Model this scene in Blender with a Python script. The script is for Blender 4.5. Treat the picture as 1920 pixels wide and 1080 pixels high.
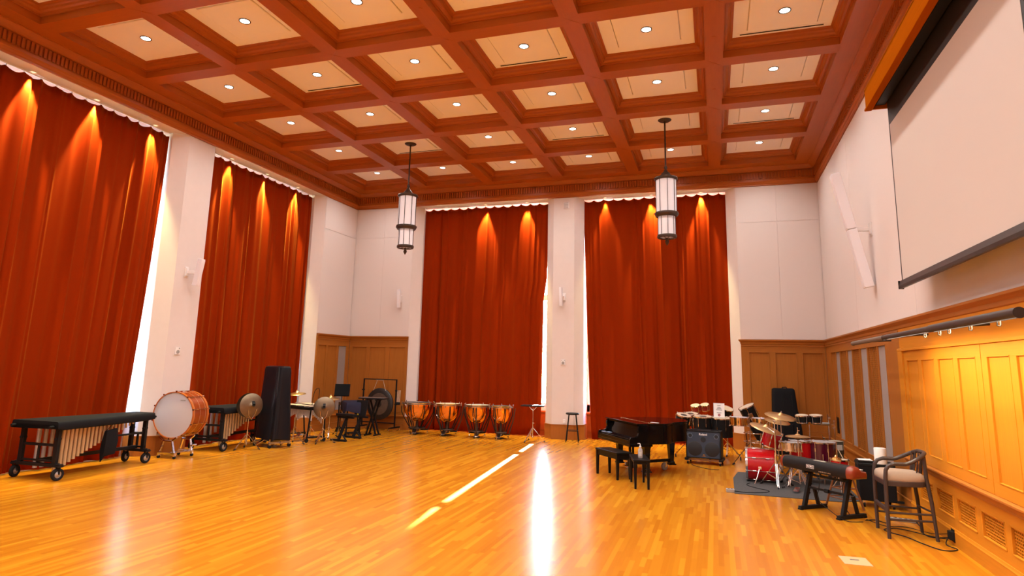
import bpy, bmesh, math, random
from mathutils import Matrix, Vector, Euler
PI = math.pi
for o in list(bpy.data.objects): bpy.data.objects.remove(o, do_unlink=True)
SC = bpy.context.scene
COL = SC.collection
random.seed(7)

# ------------------------------------------------------------------ camera
CAMZ = 2.05
yaw, pitch, roll = -0.3118, 0.1711, 0.0226
fw = Vector((math.sin(yaw)*math.cos(pitch), math.cos(yaw)*math.cos(pitch), math.sin(pitch)))
rt = Vector((math.cos(yaw), -math.sin(yaw), 0)); up = rt.cross(fw)
X = math.cos(roll)*rt + math.sin(roll)*up
Y = -math.sin(roll)*rt + math.cos(roll)*up
cd = bpy.data.cameras.new('camera'); cam = bpy.data.objects.new('camera', cd); COL.objects.link(cam)
m = Matrix.Identity(4)
for i in range(3):
    m[i][0] = X[i]; m[i][1] = Y[i]; m[i][2] = -fw[i]
m[2][3] = CAMZ
cam.matrix_world = m
cd.sensor_width = 36.0; cd.lens = 1177.906/1920*36
cd.shift_y = -(540-480.67)/1920
cd.clip_start = 0.05; cd.clip_end = 300
SC.camera = cam

# ------------------------------------------------------------------ sky, sun, exposure
W = bpy.data.worlds.new('sky'); SC.world = W; W.use_nodes = True
nt = W.node_tree; nt.nodes.clear()
sky = nt.nodes.new('ShaderNodeTexSky'); sky.sky_type = 'NISHITA'; sky.sun_disc = False
sky.sun_elevation = math.radians(30); sky.sun_rotation = math.radians(-6); sky.air_density = 1.0; sky.dust_density = 0.3
bg = nt.nodes.new('ShaderNodeBackground'); bg.inputs['Strength'].default_value = 5.0
wo = nt.nodes.new('ShaderNodeOutputWorld')
nt.links.new(sky.outputs[0], bg.inputs[0]); nt.links.new(bg.outputs[0], wo.inputs[0])
sd = bpy.data.lights.new('sun', 'SUN'); sd.energy = 170; sd.angle = math.radians(0.5); sd.color = (1, .97, .93)
so = bpy.data.objects.new('sun', sd); COL.objects.link(so); so.location = (-8, 60, 25)
sdir = Vector((0.1, -1.0, -0.42)).normalized()
so.rotation_euler = sdir.to_track_quat('-Z', 'Y').to_euler()
SC.view_settings.view_transform = 'Standard'; SC.view_settings.look = 'None'
SC.view_settings.gamma = 1.0; SC.view_settings.use_curve_mapping = False
SC.view_settings.exposure = 0.38
# strengths of the room's own lamps (W)
LAMP_DOWN = 165.0; LAMP_CURTAIN = 1150.0; LAMP_BAR = 15.0
WARM = (1.0, .96, .90); WARM2 = (1.0, .86, .36)

# ------------------------------------------------------------------ materials
def new_mat(name):
    mt = bpy.data.materials.new(name); mt.use_nodes = True
    t = mt.node_tree; p = t.nodes['Principled BSDF']
    return mt, t, p
def plain(name, col, rough=.5, metal=0., spec=.5, coat=0., noise=0., nscale=20., bump=0., sheen=0., trans=0.):
    mt, t, p = new_mat(name)
    p.inputs['Base Color'].default_value = (*col, 1); p.inputs['Roughness'].default_value = rough
    p.inputs['Metallic'].default_value = metal; p.inputs['Specular IOR Level'].default_value = spec
    p.inputs['Coat Weight'].default_value = coat; p.inputs['Coat Roughness'].default_value = .08
    p.inputs['Transmission Weight'].default_value = trans
    if sheen:
        p.inputs['Sheen Weight'].default_value = sheen; p.inputs['Sheen Roughness'].default_value = .4
        p.inputs['Sheen Tint'].default_value = (1, .42, .06, 1) if name == 'rust_velvet' else (*[min(1, c*2) for c in col], 1)
    if noise or bump:
        tc = t.nodes.new('ShaderNodeTexCoord'); n = t.nodes.new('ShaderNodeTexNoise')
        n.inputs['Scale'].default_value = nscale; n.inputs['Detail'].default_value = 4
        t.links.new(tc.outputs['Object'], n.inputs['Vector'])
        if noise:
            mx = t.nodes.new('ShaderNodeMix'); mx.data_type = 'RGBA'
            mx.inputs['A'].default_value = (*[c*(1-noise) for c in col], 1)
            mx.inputs['B'].default_value = (*[min(1, c*(1+noise)) for c in col], 1)
            t.links.new(n.outputs[0], mx.inputs['Factor']); t.links.new(mx.outputs['Result'], p.inputs['Base Color'])
        if bump:
            b = t.nodes.new('ShaderNodeBump'); b.inputs['Strength'].default_value = bump; b.inputs['Distance'].default_value = .01
            t.links.new(n.outputs[0], b.inputs['Height']); t.links.new(b.outputs[0], p.inputs['Normal'])
    return mt
def wood(name, col, axis='z', rough=.4, contrast=.22, spec=.5, scale=1.0, coat=0.):
    mt, t, p = new_mat(name)
    p.inputs['Roughness'].default_value = rough; p.inputs['Specular IOR Level'].default_value = spec
    p.inputs['Coat Weight'].default_value = coat; p.inputs['Coat Roughness'].default_value = .15
    tc = t.nodes.new('ShaderNodeTexCoord'); mp = t.nodes.new('ShaderNodeMapping')
    s = {'x': (.8, 22, 22), 'y': (22, .8, 22), 'z': (22, 22, .8)}[axis]
    mp.inputs['Scale'].default_value = [v*scale for v in s]
    n = t.nodes.new('ShaderNodeTexNoise'); n.inputs['Scale'].default_value = 2.2; n.inputs['Detail'].default_value = 5
    n.inputs['Roughness'].default_value = .6
    rp = t.nodes.new('ShaderNodeMix'); rp.data_type = 'RGBA'
    rp.inputs['A'].default_value = (*[c*(1-contrast) for c in col], 1); rp.inputs['B'].default_value = (*[min(1, c*(1+contrast)) for c in col], 1)
    t.links.new(tc.outputs['Object'], mp.inputs['Vector']); t.links.new(mp.outputs[0], n.inputs['Vector'])
    t.links.new(n.outputs[0], rp.inputs['Factor']); t.links.new(rp.outputs['Result'], p.inputs['Base Color'])
    return mt
def emit(name, col, strength):
    mt, t, p = new_mat(name)
    p.inputs['Base Color'].default_value = (*col, 1); p.inputs['Emission Color'].default_value = (*col, 1)
    p.inputs['Emission Strength'].default_value = strength
    return mt
M = {}
WALLC = (.66, .585, .565)
M['plaster'] = plain('plaster', WALLC, .85, spec=.2, noise=.03, nscale=6, bump=.04)
M['acoustic'] = plain('acoustic_fabric', WALLC, .9, spec=.15, noise=.05, nscale=160, bump=.12)
CEILC = (.37, .092, .009)
for a in 'xyz': M['ceil_'+a] = wood('ceiling_wood_'+a, CEILC, a, .38, .16, spec=.3)
PANC = (.34, .115, .019)
for a in 'xyz': M['oak_'+a] = wood('oak_'+a, PANC, a, .45, .2, spec=.14)
DOORC = (.51, .188, .013)
for a in 'yz': M['door_'+a] = wood('cabinet_oak_'+a, DOORC, a, .45, .14, spec=.14)
M['coffer_white'] = plain('coffer_paint', (.90, .87, .83), .7, spec=.25)
M['fabric_grey'] = plain('grey_fabric', (.30, .24, .22), .9, spec=.1, noise=.2, nscale=150, bump=.15)
M['velvet'] = plain('rust_velvet', (.205, .0165, .0008), .85, spec=.02, noise=.06, nscale=60, sheen=.14)
M['black'] = plain('black_paint', (.009, .009, .010), .45, spec=.18)
M['rubber'] = plain('black_rubber', (.011, .011, .012), .75, spec=.15)
M['blackcloth'] = plain('black_cloth', (.010, .010, .012), .8, spec=.08, noise=.3, nscale=120, bump=.2)
M['vinyl'] = plain('black_vinyl', (.007, .0075, .011), .30, spec=.22)
M['mattblack'] = plain('matt_black', (.006, .006, .007), .7, spec=.06)
M['navycloth'] = plain('navy_cloth', (.022, .02, .04), .8, spec=.1)
M['lacquer'] = plain('black_lacquer', (.003, .003, .0035), .10, spec=.24, coat=.0)
M['lacquer_worn'] = plain('worn_black_lacquer', (.007, .006, .0055), .34, spec=.14)
M['chrome'] = plain('chrome', (.72, .71, .72), .16, 1.0)
M['steel'] = plain('brushed_steel', (.5, .49, .48), .35, 1.0)
M['silver'] = plain('silver_tubes', (.60, .58, .61), .42, .35)
M['gold'] = plain('gold_tubes', (.52, .38, .22), .42, .5)
M['brass'] = plain('cymbal_bronze', (.66, .45, .20), .3, 1.0)
M['brass_dull'] = plain('dull_bronze', (.20, .145, .095), .42, .9, noise=.25, nscale=12)
M['brass_shiny'] = plain('polished_brass', (.85, .55, .17), .16, 1.0)
M['copper'] = plain('copper', (.90, .40, .10), .2, 1.0, noise=.12, nscale=6)
M['bronze_dark'] = plain('dark_bronze', (.075, .052, .04), .42, .7)
M['head_white'] = plain('drum_head_white', (.52, .505, .55), .5)
M['head_tan'] = plain('hide_head', (.52, .41, .30), .6, noise=.1, nscale=12)
M['head_grey'] = plain('grey_head', (.30, .27, .27), .5)
M['head_dark'] = plain('dark_head', (.05, .045, .045), .45)
M['drumwood'] = wood('bass_drum_mahogany', (.25, .044, .007), 'y', .25, .2, coat=.2)
M['drumhoop'] = wood('bass_drum_hoop', (.44, .115, .02), 'y', .28, .15, coat=.3)
M['red'] = plain('red_lacquer', (.50, .006, .010), .16, spec=.5, coat=.2)
M['maroon'] = plain('maroon_lacquer', (.07, .004, .018), .14, spec=.6, coat=.6)
M['redbongo'] = plain('red_bongo', (.33, .02, .02), .3)
M['white_plastic'] = plain('white_plastic', (.78, .75, .76), .4)
M['speaker_white'] = plain('speaker_white', (.80, .78, .84), .5)
M['grey_plastic'] = plain('grey_plastic', (.30, .29, .28), .55)
M['paper'] = plain('paper', (.80, .77, .76), .8)
M['ink'] = plain('ink', (.10, .08, .09), .8)
M['redink'] = plain('red_ink', (.30, .05, .07), .8)
M['amp_grille'] = plain('amp_grille_cloth', (.032, .046, .078), .7, noise=.25, nscale=200, bump=.2)
M['amp_cone'] = plain('speaker_behind_grille', (.017, .018, .022), .7, noise=.2, nscale=200)
M['amp_ring'] = plain('amp_ring', (.09, .13, .19), .5)
M['rug'] = plain('charcoal_rug', (.075, .072, .072), .95, spec=.1, noise=.35, nscale=60, bump=.3)
M['stoolwood'] = plain('grey_stained_wood', (.045, .032, .032), .32, spec=.3, noise=.2, nscale=14)
M['seat_fabric'] = plain('beige_upholstery', (.30, .225, .18), .9, spec=.1, noise=.08, nscale=90, bump=.1)
M['brownwood'] = wood('brown_stool_wood', (.20, .075, .028), 'z', .4, .2)
M['kbdblack'] = plain('keyboard_black', (.013, .011, .011), .45, spec=.15)
M['kbdend'] = plain('red_brown_keyboard_end', (.20, .028, .012), .22, coat=.3)
M['screen'] = plain('projection_fabric', (.56, .49, .455), .7, spec=.15)
M['screen_black'] = plain('screen_border', (.008, .006, .006), .6)
M['pelmet'] = wood('pelmet_oak', (.32, .072, .002), 'y', .6, .16, spec=.0)
M['barmetal'] = plain('dark_tube', (.030, .022, .019), .42, .2)
M['barmetal_light'] = plain('grey_tube', (.16, .125, .10), .42, .2)
M['frost'] = plain('frosted_shade', (.66, .62, .645), .55, spec=.3); M['frost'].node_tree.nodes['Principled BSDF'].inputs['Emission Color'].default_value = (1, .93, .95, 1); M['frost'].node_tree.nodes['Principled BSDF'].inputs['Emission Strength'].default_value = .12
M['grn'] = plain('grey_green_shell', (.055, .058, .042), .45)
M['label'] = plain('pale_label', (.5, .48, .44), .6)
M['yellow'] = plain('yellow_sticker', (.85, .72, .05), .6)
M['clearplastic'] = plain('clear_plastic', (.75, .75, .78), .12, spec=.5, trans=.55)
M['amber'] = plain('amber_shell', (.55, .22, .03), .3)
M['steelwheel'] = plain('wheel_hub', (.42, .41, .42), .4, .8)
M['wheelgrey'] = plain('grey_wheel', (.30, .29, .30), .5)
M['orangewood'] = wood('orange_drum_wood', (.55, .16, .03), 'x', .3, .15)
M['floorplate'] = plain('brass_plate', (.62, .40, .22), .45, .2)
M['sisal'] = plain('rattan', (.42, .24, .15), .7)
M['led_white'] = emit('downlight_lens', (1, .93, .84), 9.0)
M['led_warm'] = emit('curtain_lamp_lens', (1, .75, .4), 1.6)
M['led_bar'] = emit('bar_lamp', (1, .9, .75), 14.0)
M['dim_lens'] = plain('dim_lens', (.8, .78, .76), .5)
# glass: clear pane that reflects a little
mt, t, p = new_mat('window_glass'); t.nodes.remove(p)
tr = t.nodes.new('ShaderNodeBsdfTransparent'); gl = t.nodes.new('ShaderNodeBsdfGlossy'); gl.inputs['Roughness'].default_value = .02
tr.inputs[0].default_value = (.93, .97, .97, 1)
mx = t.nodes.new('ShaderNodeMixShader'); mx.inputs[0].default_value = .05
t.links.new(tr.outputs[0], mx.inputs[1]); t.links.new(gl.outputs[0], mx.inputs[2]); t.links.new(mx.outputs[0], t.nodes['Material Output'].inputs[0])
M['glass'] = mt
# strip flooring: tone per strip from the mesh attribute, fine grain along the strip
mt, t, p = new_mat('maple_strip_floor')
at = t.nodes.new('ShaderNodeAttribute'); at.attribute_name = 'tone'
cr = t.nodes.new('ShaderNodeValToRGB'); e = cr.color_ramp.elements
e[0].position = 0; e[0].color = (.38, .115, .006, 1); e[1].position = 1; e[1].color = (.615, .267, .016, 1)
k = cr.color_ramp.elements.new(.22); k.color = (.47, .162, .008, 1)
k = cr.color_ramp.elements.new(.6); k.color = (.52, .197, .010, 1)
tc = t.nodes.new('ShaderNodeTexCoord'); mp = t.nodes.new('ShaderNodeMapping'); mp.inputs['Scale'].default_value = (24, 1.0, 1)
n = t.nodes.new('ShaderNodeTexNoise'); n.inputs['Scale'].default_value = 1.5; n.inputs['Detail'].default_value = 5
mr = t.nodes.new('ShaderNodeMapRange'); mr.inputs['To Min'].default_value = .94; mr.inputs['To Max'].default_value = 1.06; n.inputs['Detail'].default_value = 1.5
ml = t.nodes.new('ShaderNodeMix'); ml.data_type = 'RGBA'; ml.blend_type = 'MULTIPLY'; ml.inputs['Factor'].default_value = 1
t.links.new(at.outputs['Fac'], cr.inputs[0]); t.links.new(tc.outputs['Object'], mp.inputs[0]); t.links.new(mp.outputs[0], n.inputs['Vector'])
t.links.new(n.outputs[0], mr.inputs['Value']); t.links.new(cr.outputs[0], ml.inputs['A']); t.links.new(mr.outputs[0], ml.inputs['B'])
t.links.new(ml.outputs['Result'], p.inputs['Base Color'])
p.inputs['Roughness'].default_value = .23; p.inputs['Specular IOR Level'].default_value = .5
M['floor'] = mt

# ------------------------------------------------------------------ mesh helper
class MB:
    def __init__(s, T=None): s.v = []; s.f = []; s.T = T or Matrix.Identity(4)
    def add(s, vs, fs, T=None):
        b = len(s.v); TT = s.T @ T if T is not None else s.T
        s.v += [TT @ Vector(v) for v in vs]; s.f += [tuple(i+b for i in f) for f in fs]; return s
    def b(s, x0, x1, y0, y1, z0, z1, T=None):
        vs = [(x, y, z) for z in (z0, z1) for y in (y0, y1) for x in (x0, x1)]
        return s.add(vs, [(0, 2, 3, 1), (4, 5, 7, 6), (0, 1, 5, 4), (2, 6, 7, 3), (0, 4, 6, 2), (1, 3, 7, 5)], T)
    def box(s, c, d, T=None):
        return s.b(c[0]-d[0]/2, c[0]+d[0]/2, c[1]-d[1]/2, c[1]+d[1]/2, c[2]-d[2]/2, c[2]+d[2]/2, T)
    def bar(s, p0, p1, w, h=None, upv=(0, 0, 1)):
        p0, p1 = Vector(p0), Vector(p1); d = p1-p0; L = d.length; d /= L
        a = d.cross(Vector(upv))
        if a.length < 1e-4: a = d.cross(Vector((1, 0, 0)))
        a.normalize(); u = a.cross(d); h = h or w
        vs = []
        for q in (p0, p1):
            for sx, sy in ((-1, -1), (1, -1), (1, 1), (-1, 1)): vs.append(q + a*(sx*w/2) + u*(sy*h/2))
        return s.add(vs, [(3, 2, 1, 0), (4, 5, 6, 7), (0, 1, 5, 4), (1, 2, 6, 5), (2, 3, 7, 6), (3, 0, 4, 7)])
    def cyl(s, p0, p1, r0, r1=None, n=14, caps=True):
        r1 = r0 if r1 is None else r1
        p0, p1 = Vector(p0), Vector(p1); d = (p1-p0).normalized()
        a = d.orthogonal().normalized(); u = d.cross(a)
        vs = []
        for q, r in ((p0, r0), (p1, r1)):
            for i in range(n):
                t = 2*PI*i/n; vs.append(q + a*(r*math.cos(t)) + u*(r*math.sin(t)))
        fs = [(i, (i+1) % n, n+(i+1) % n, n+i) for i in range(n)]
        if caps: fs += [tuple(range(n))[::-1], tuple(range(n, 2*n))]
        return s.add(vs, fs)
    def lathe(s, prof, n=24, T=None, cap=True):
        vs = []; fs = []
        for r, z in prof:
            for i in range(n):
                t = 2*PI*i/n; vs.append((max(r, 1e-4)*math.cos(t), max(r, 1e-4)*math.sin(t), z))
        for k in range(len(prof)-1):
            for i in range(n):
                j = (i+1) % n; fs.append((k*n+i, k*n+j, (k+1)*n+j, (k+1)*n+i))
        if cap: fs += [tuple(range(n))[::-1], tuple(range((len(prof)-1)*n, len(prof)*n))]
        return s.add(vs, fs, T)
    def tube(s, pts, r, n=8, closed=False):
        pts = [Vector(p) for p in pts]; N = len(pts); vs = []; fs = []
        a = None
        for k in range(N):
            if closed: d = pts[(k+1) % N]-pts[k-1]
            else: d = pts[min(k+1, N-1)]-pts[max(k-1, 0)]
            d.normalize()
            if a is None: a = d.orthogonal().normalized()
            a = (a - d*a.dot(d)).normalized(); u = d.cross(a)
            rr = r[k] if isinstance(r, (list, tuple)) else r
            for i in range(n):
                t = 2*PI*i/n; vs.append(pts[k] + a*(rr*math.cos(t)) + u*(rr*math.sin(t)))
        for k in range(N if closed else N-1):
            for i in range(n):
                j = (i+1) % n; q = (k+1) % N; fs.append((k*n+i, k*n+j, q*n+j, q*n+i))
        if not closed: fs += [tuple(range(n))[::-1], tuple(range((N-1)*n, N*n))]
        return s.add(vs, fs)
    def prism(s, poly, z0, z1, T=None):
        n = len(poly); vs = [(p[0], p[1], z0) for p in poly]+[(p[0], p[1], z1) for p in poly]
        return s.add(vs, [tuple(range(n))[::-1], tuple(range(n, 2*n))]+[(i, (i+1) % n, n+(i+1) % n, n+i) for i in range(n)], T)
    def loft(s, loops, cap=True, closed=True):
        n = len(loops[0]); vs = [p for l in loops for p in l]; fs = []
        for k in range(len(loops)-1):
            for i in range(n if closed else n-1):
                j = (i+1) % n; fs.append((k*n+i, k*n+j, (k+1)*n+j, (k+1)*n+i))
        if cap: fs += [tuple(range(n))[::-1], tuple(range((len(loops)-1)*n, len(loops)*n))]
        return s.add(vs, fs)
    def mesh(s, name, mat, smooth=False):
        me = bpy.data.meshes.new(name); me.from_pydata([tuple(v) for v in s.v], [], s.f); me.validate()
        bm = bmesh.new(); bm.from_mesh(me); bmesh.ops.recalc_face_normals(bm, faces=bm.faces); bm.to_mesh(me); bm.free()
        if smooth:
            for p in me.polygons: p.use_smooth = True
            try: me.set_sharp_from_angle(angle=math.radians(40))
            except Exception: pass
        if mat: me.materials.append(M[mat] if isinstance(mat, str) else mat)
        return me
    def build(s, name, mat, parent=None, smooth=False, bevel=0, loc=None):
        o = bpy.data.objects.new(name, s.mesh(name, mat, smooth)); COL.objects.link(o)
        if parent: o.parent = parent
        if loc: o.location = loc
        if bevel:
            bv = o.modifiers.new('edge', 'BEVEL'); bv.width = bevel; bv.segments = 2; bv.limit_method = 'ANGLE'
        return o
def tag(o, label=None, cat=None, group=None, kind=None):
    if label: o['label'] = label
    if cat: o['category'] = cat
    if group: o['group'] = group
    if kind: o['kind'] = kind
    return o
def empty(name, loc=(0, 0, 0), rz=0):
    o = bpy.data.objects.new(name, None); COL.objects.link(o); o.empty_display_size = .1
    o.location = loc; o.rotation_euler = (0, 0, rz); return o
def thing(name, label, cat, loc=(0, 0, 0), rz=0, group=None):
    return tag(empty(name, loc, rz), label, cat, group)
def struct(name, mb=None, mat=None, **k):
    o = mb.build(name, mat, **k) if mb else empty(name)
    o['kind'] = 'structure'; return o
def inst(src, name, loc, parent=None):
    o = bpy.data.objects.new(name, src if isinstance(src, bpy.types.Mesh) else src.data); COL.objects.link(o)
    o.location = loc
    if parent: o.parent = parent
    return o
def copy_tree(src, parent=None):
    c = src.copy(); COL.objects.link(c)
    if parent: c.parent = parent
    for ch in [o for o in bpy.data.objects if o.parent == src]: copy_tree(ch, c)
    return c
def rotT(loc, rx=0, ry=0, rz=0): return Matrix.Translation(loc) @ Euler((rx, ry, rz)).to_matrix().to_4x4()
def ring(r, n=24, z=0, c=(0, 0)): return [(c[0]+r*math.cos(2*PI*i/n), c[1]+r*math.sin(2*PI*i/n), z) for i in range(n)]
def axisT(p, d):
    """matrix that puts local +z along d at p"""
    return Matrix.Translation(p) @ Vector(d).to_track_quat('Z', 'Y').to_matrix().to_4x4()
ORD = ['', 'first', 'second', 'third', 'fourth', 'fifth', 'sixth', 'seventh', 'eighth', 'ninth', 'tenth']
# ================================================================== ROOM
L, R, B, F0 = -11.30, 2.78, 18.02, -3.904
ZC = 7.07                       # underside of the cornice = head of the window bays
ZP, ZS, ZL = 7.826, 7.56, 7.69  # coffer panel, beam soffit, coffer ledge
PX, PY = 2.207, 2.107
gx = lambda c: (c-1-4.4303)*PX
gy = lambda r: 7.494*2.207-(r-1)*PY
def frame(o, u, n):
    m = Matrix.Identity(4)
    for i in range(3):
        m[i][0] = u[i]; m[i][1] = n[i]; m[i][2] = (0, 0, 1)[i]; m[i][3] = o[i]
    return m
FB = frame((0, B, 0), (1, 0, 0), (0, -1, 0))
FL = frame((L, 0, 0), (0, 1, 0), (1, 0, 0))
FR = frame((R, 0, 0), (0, 1, 0), (-1, 0, 0))
# ---- floor
slab = MB(); slab.b(-12.6, R+.4, F0-.4, 19.4, -.30, -.012)
floor = struct('floor', slab, 'oak_y')
rnd = random.Random(3)
SW = .0572
planks = []
x = -11.75
while x < R-.01:
    y = F0 + rnd.uniform(-.8, 0)
    while y < 18.75:
        ln = rnd.choice((.35, .5, .6, .75, .9, 1.1, 1.35)); y1 = min(y+ln, 18.75)
        if y1-y > .06 and y1 > 6.2 or y < 6.2 and rnd.random() < 2:
            planks.append((x, y, y1, rnd.random()))
        y = y1
    x += SW
def tone_of(q): return min(1, max(0, .5 + (q-.5)*.78 if .05 < q < .96 else (.24 if q < .5 else .9)))
def plank_geo(mb, tones, p):
    x, y, y1, q = p; g = 0.0
    h = 0.0
    mb.b(x+g, x+SW-g, y+g, y1-g, -.012, h); tones += [tone_of(q)]*6
def plank_obj(ps, name, kind=None):
    mb = MB(); tn = []
    for p in ps: plank_geo(mb, tn, p)
    me = bpy.data.meshes.new(name); me.from_pydata([tuple(v) for v in mb.v], [], mb.f)
    a = me.attributes.new('tone', 'FLOAT', 'FACE'); a.data.foreach_set('value', tn)
    me.materials.append(M['floor'])
    o = bpy.data.objects.new(name, me); COL.objects.link(o); o.parent = floor
    if kind: o['kind'] = kind
    return o
near = sorted([p for p in planks if p[1] > 7.9 and -3.5 < p[0] < 1.9 and p[1]+p[2] < 40], key=lambda p: (p[1]+p[2])/2 + abs(p[0]+.3)*.15)[:300]
ns = set(near)
for p in near: plank_obj([p], 'plank')
plank_obj([p for p in planks if p not in ns], 'plank_field', 'stuff')

# ---- walls (solid blocks; window bays are real openings)
def bays(name, F, polys, spans, head_z=ZC, depth=1.0):
    mb = MB(F)
    for poly in polys: mb.prism(poly, -.05, ZC)
    for a, b in spans: mb.b(a, b, -depth, 0, ZC, 8.1)
    return struct(name, mb, 'plaster')
CH = .25
D = -1.0
wall_back = bays('wall_back', FB, [
    [(L-1, 0), (-9.18, 0), (-8.93, -CH), (-8.93, D), (L-1, D)],
    [(-4.51, 0), (-3.87, 0), (-3.63, -.24), (-3.63, -2.6), (-4.75, -2.6), (-4.75, -.24)],  # outer part of pier is added, unseen, to block sun from the right bay
    [(.68, 0), (R+.4, 0), (R+.4, D), (.43, D), (.43, -CH)]], [(L-1, R+.4)])
wall_left = bays('wall_left', FL, [
    [(F0-.4, 0), (6.19, 0), (6.44, -CH), (6.44, D), (F0-.4, D)],
    [(10.82, 0), (11.59, 0), (11.84, -CH), (11.84, D), (10.57, D), (10.57, -CH)],
    [(16.21, 0), (19.1, 0), (19.1, D), (15.96, D), (15.96, -CH)]], [(F0-.4, 19.1)])
mb = MB(); mb.b(R, R+.4, F0-.4, 19.0, -.05, 8.1); wall_right = struct('wall_right', mb, 'plaster')
mb = MB(); mb.b(L-1, R+.4, F0-.4, F0, -.05, 8.1); wall_front = struct('wall_front', mb, 'plaster')
# acoustic wall panels with open joints
def panels(F, par, us, vs, th=.008, g=.004):
    for i in range(len(us)-1):
        for j in range(len(vs)-1):
            m_ = MB(F); m_.b(us[i]+g, us[i+1]-g, 0, th, vs[j]+g, vs[j+1]-g); m_.build('acoustic_panel', 'acoustic', par, bevel=.003)
panels(FB, wall_back, [-11.28, -10.22, -9.19], [2.86, 6.07, 7.06])
panels(FB, wall_back, [.70, 1.72, 2.76], [2.86, 6.05, 7.06])
panels(FL, wall_left, [16.22, 18.0], [2.86, 6.07, 7.06])
panels(FR, wall_right, [F0+.1, -.6, 3.0, 6.6, 10.3, 14.2, 18.0], [2.87, 7.06])
# base of piers and chamfers
def base(par, F, poly, h=.41, out=.018):
    mb = MB(F); mb.prism(poly, 0, h-.02); mb.build('base_board', 'oak_z', par, bevel=.003)
    cx = sum(p[0] for p in poly)/len(poly); q = []
    for p in poly: q.append((p[0]+(.012 if p[0] > cx else -.012)*(1 if abs(p[0]-cx) > .3 else 0), p[1]+(.012 if p[1] > -.02 else 0)))
    mb = MB(F); mb.prism(q, h-.02, h); mb.build('base_cap', 'oak_z', par, bevel=.004)
tb = struct('trim_1')
base(tb, FB, [(-4.525, .02), (-3.855, .02), (-3.605, -.24), (-3.605, -.6), (-4.775, -.6), (-4.775, -.24)])
base(tb, FL, [(10.805, .02), (11.605, .02), (11.865, -.25), (11.865, -.6), (10.545, -.6), (10.545, -.25)])
base(tb, FB, [(-9.3, .02), (-9.165, .02), (-8.905, -.25), (-8.905, -.6), (-9.3, -.6)])
base(tb, FB, [(.8, .02), (.665, .02), (.405, -.25), (.405, -.6), (.8, -.6)])
base(tb, FL, [(16.3, .02), (16.195, .02), (15.935, -.25), (15.935, -.6), (16.3, -.6)])
base(tb, FL, [(6.0, .02), (6.205, .02), (6.465, -.25), (6.465, -.6), (6.0, -.6)])

# ---- windows
def window(name, F, a, b):
    w = struct(name)
    y = -.78; z0 = .74; z1 = 7.05
    mb = MB(F); mb.b(a, b, y-.2, y+.03, 0, z0-.06); mb.build('apron', 'oak_x' if F is FB else 'oak_y', w)
    for i in range(5):
        mb = MB(F); d = (b-a)/5; mb.b(a+d*i+.06, a+d*(i+1)-.06, y+.03, y+.045, .16, z0-.16); mb.build('apron_panel', 'oak_z', w, bevel=.006)
    mb = MB(F); mb.b(a, b, y-.2, y+.12, z0-.06, z0-.015); mb.build('sill', 'oak_x' if F is FB else 'oak_y', w, bevel=.006)
    mb = MB(F); mb.b(a, b, y-.04, y+.02, z0-.015, z0+.20); mb.b(a, b, y-.04, y+.02, z1-.05, z1+.03)
    mb.b(a, a+.09, y-.04, y+.02, z0, z1); mb.b(b-.09, b, y-.04, y+.02, z0, z1); mb.build('frame', 'white_plastic', w)
    n = 4; d = (b-a)/n
    for i in range(1, n):
        mb = MB(F); mb.b(a+d*i-.03, a+d*i+.03, y-.035, y+.01, z0+.04, z1-.05); mb.build('mullion', 'white_plastic', w)
    for zt in (4.13, 5.6):
        mb = MB(F); mb.b(a+.02, b-.02, y-.035, y+.008, zt-.085, zt+.085); mb.build('transom', 'white_plastic', w)
    zz = [z0+.04, 4.13, 5.6, z1-.05]
    for i in range(n):
        for j in range(3):
            mb = MB(F); mb.b(a+d*i, a+d*(i+1), y-.018, y-.012, zz[j], zz[j+1]); mb.build('pane', 'glass', w)
    return w
window('window_1', FL, 6.44, 10.57)
window('window_2', FL, 11.84, 15.96)
window('window_3', FB, -8.93, -4.75)
window('window_4', FB, -3.63, .43)

# ---- coffered ceiling
mb = MB(); mb.b(L-1, R+.4, F0-.4, 19.1, 8.0, 8.3); ceiling = struct('ceiling', mb, 'plaster')
HX, HY = .945, .90
prof = [(0, ZL), (.03, ZL), (.034, ZL+.018), (.065, ZL+.026), (.088, ZL+.05), (.098, ZL+.082), (.118, ZL+.10), (.122, ZL+.112), (.15, ZL+.116), (.16, ZL+.12), (.16, ZP+.02)]
sy = .18/.16
mold = []
loops = [[(-HX+d, -HY+d*sy, z), (HX-d, -HY+d*sy, z), (HX-d, HY-d*sy, z), (-HX+d, HY-d*sy, z)] for d, z in prof]
mb = MB(); mb.loft(loops, cap=False); me_mold = mb.mesh('coffer_molding', 'ceil_x')
mb = MB(); mb.b(-.82, .82, -.75, .75, ZP+.03, ZP+.04); mb.b(-.82, -.557, -.75, .75, ZP, ZP+.03); mb.b(.557, .82, -.75, .75, ZP, ZP+.03); mb.b(-.557, .557, -.75, -.527, ZP, ZP+.03); mb.b(-.557, .557, .527, .75, ZP, ZP+.03)
me_pan = mb.mesh('coffer_panel', 'coffer_white')
mb = MB(); mb.loft([[(-a, -b, z), (a, -b, z), (a, b, z), (-a, b, z)] for a, b, z in ((.545, .515, ZP+.03), (.545, .515, ZP-.004), (.535, .505, ZP-.014))])
me_in = mb.mesh('raised_panel', 'coffer_white')
NR = 10
bw = .15
for r in range(1, NR+1):
    for c in range(1, 7):
        q = (gx(c), gy(r), 0)
        inst(me_mold, 'coffer_molding', q, ceiling); inst(me_pan, 'coffer_panel', q, ceiling); inst(me_in, 'raised_panel', q, ceiling)
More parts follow.
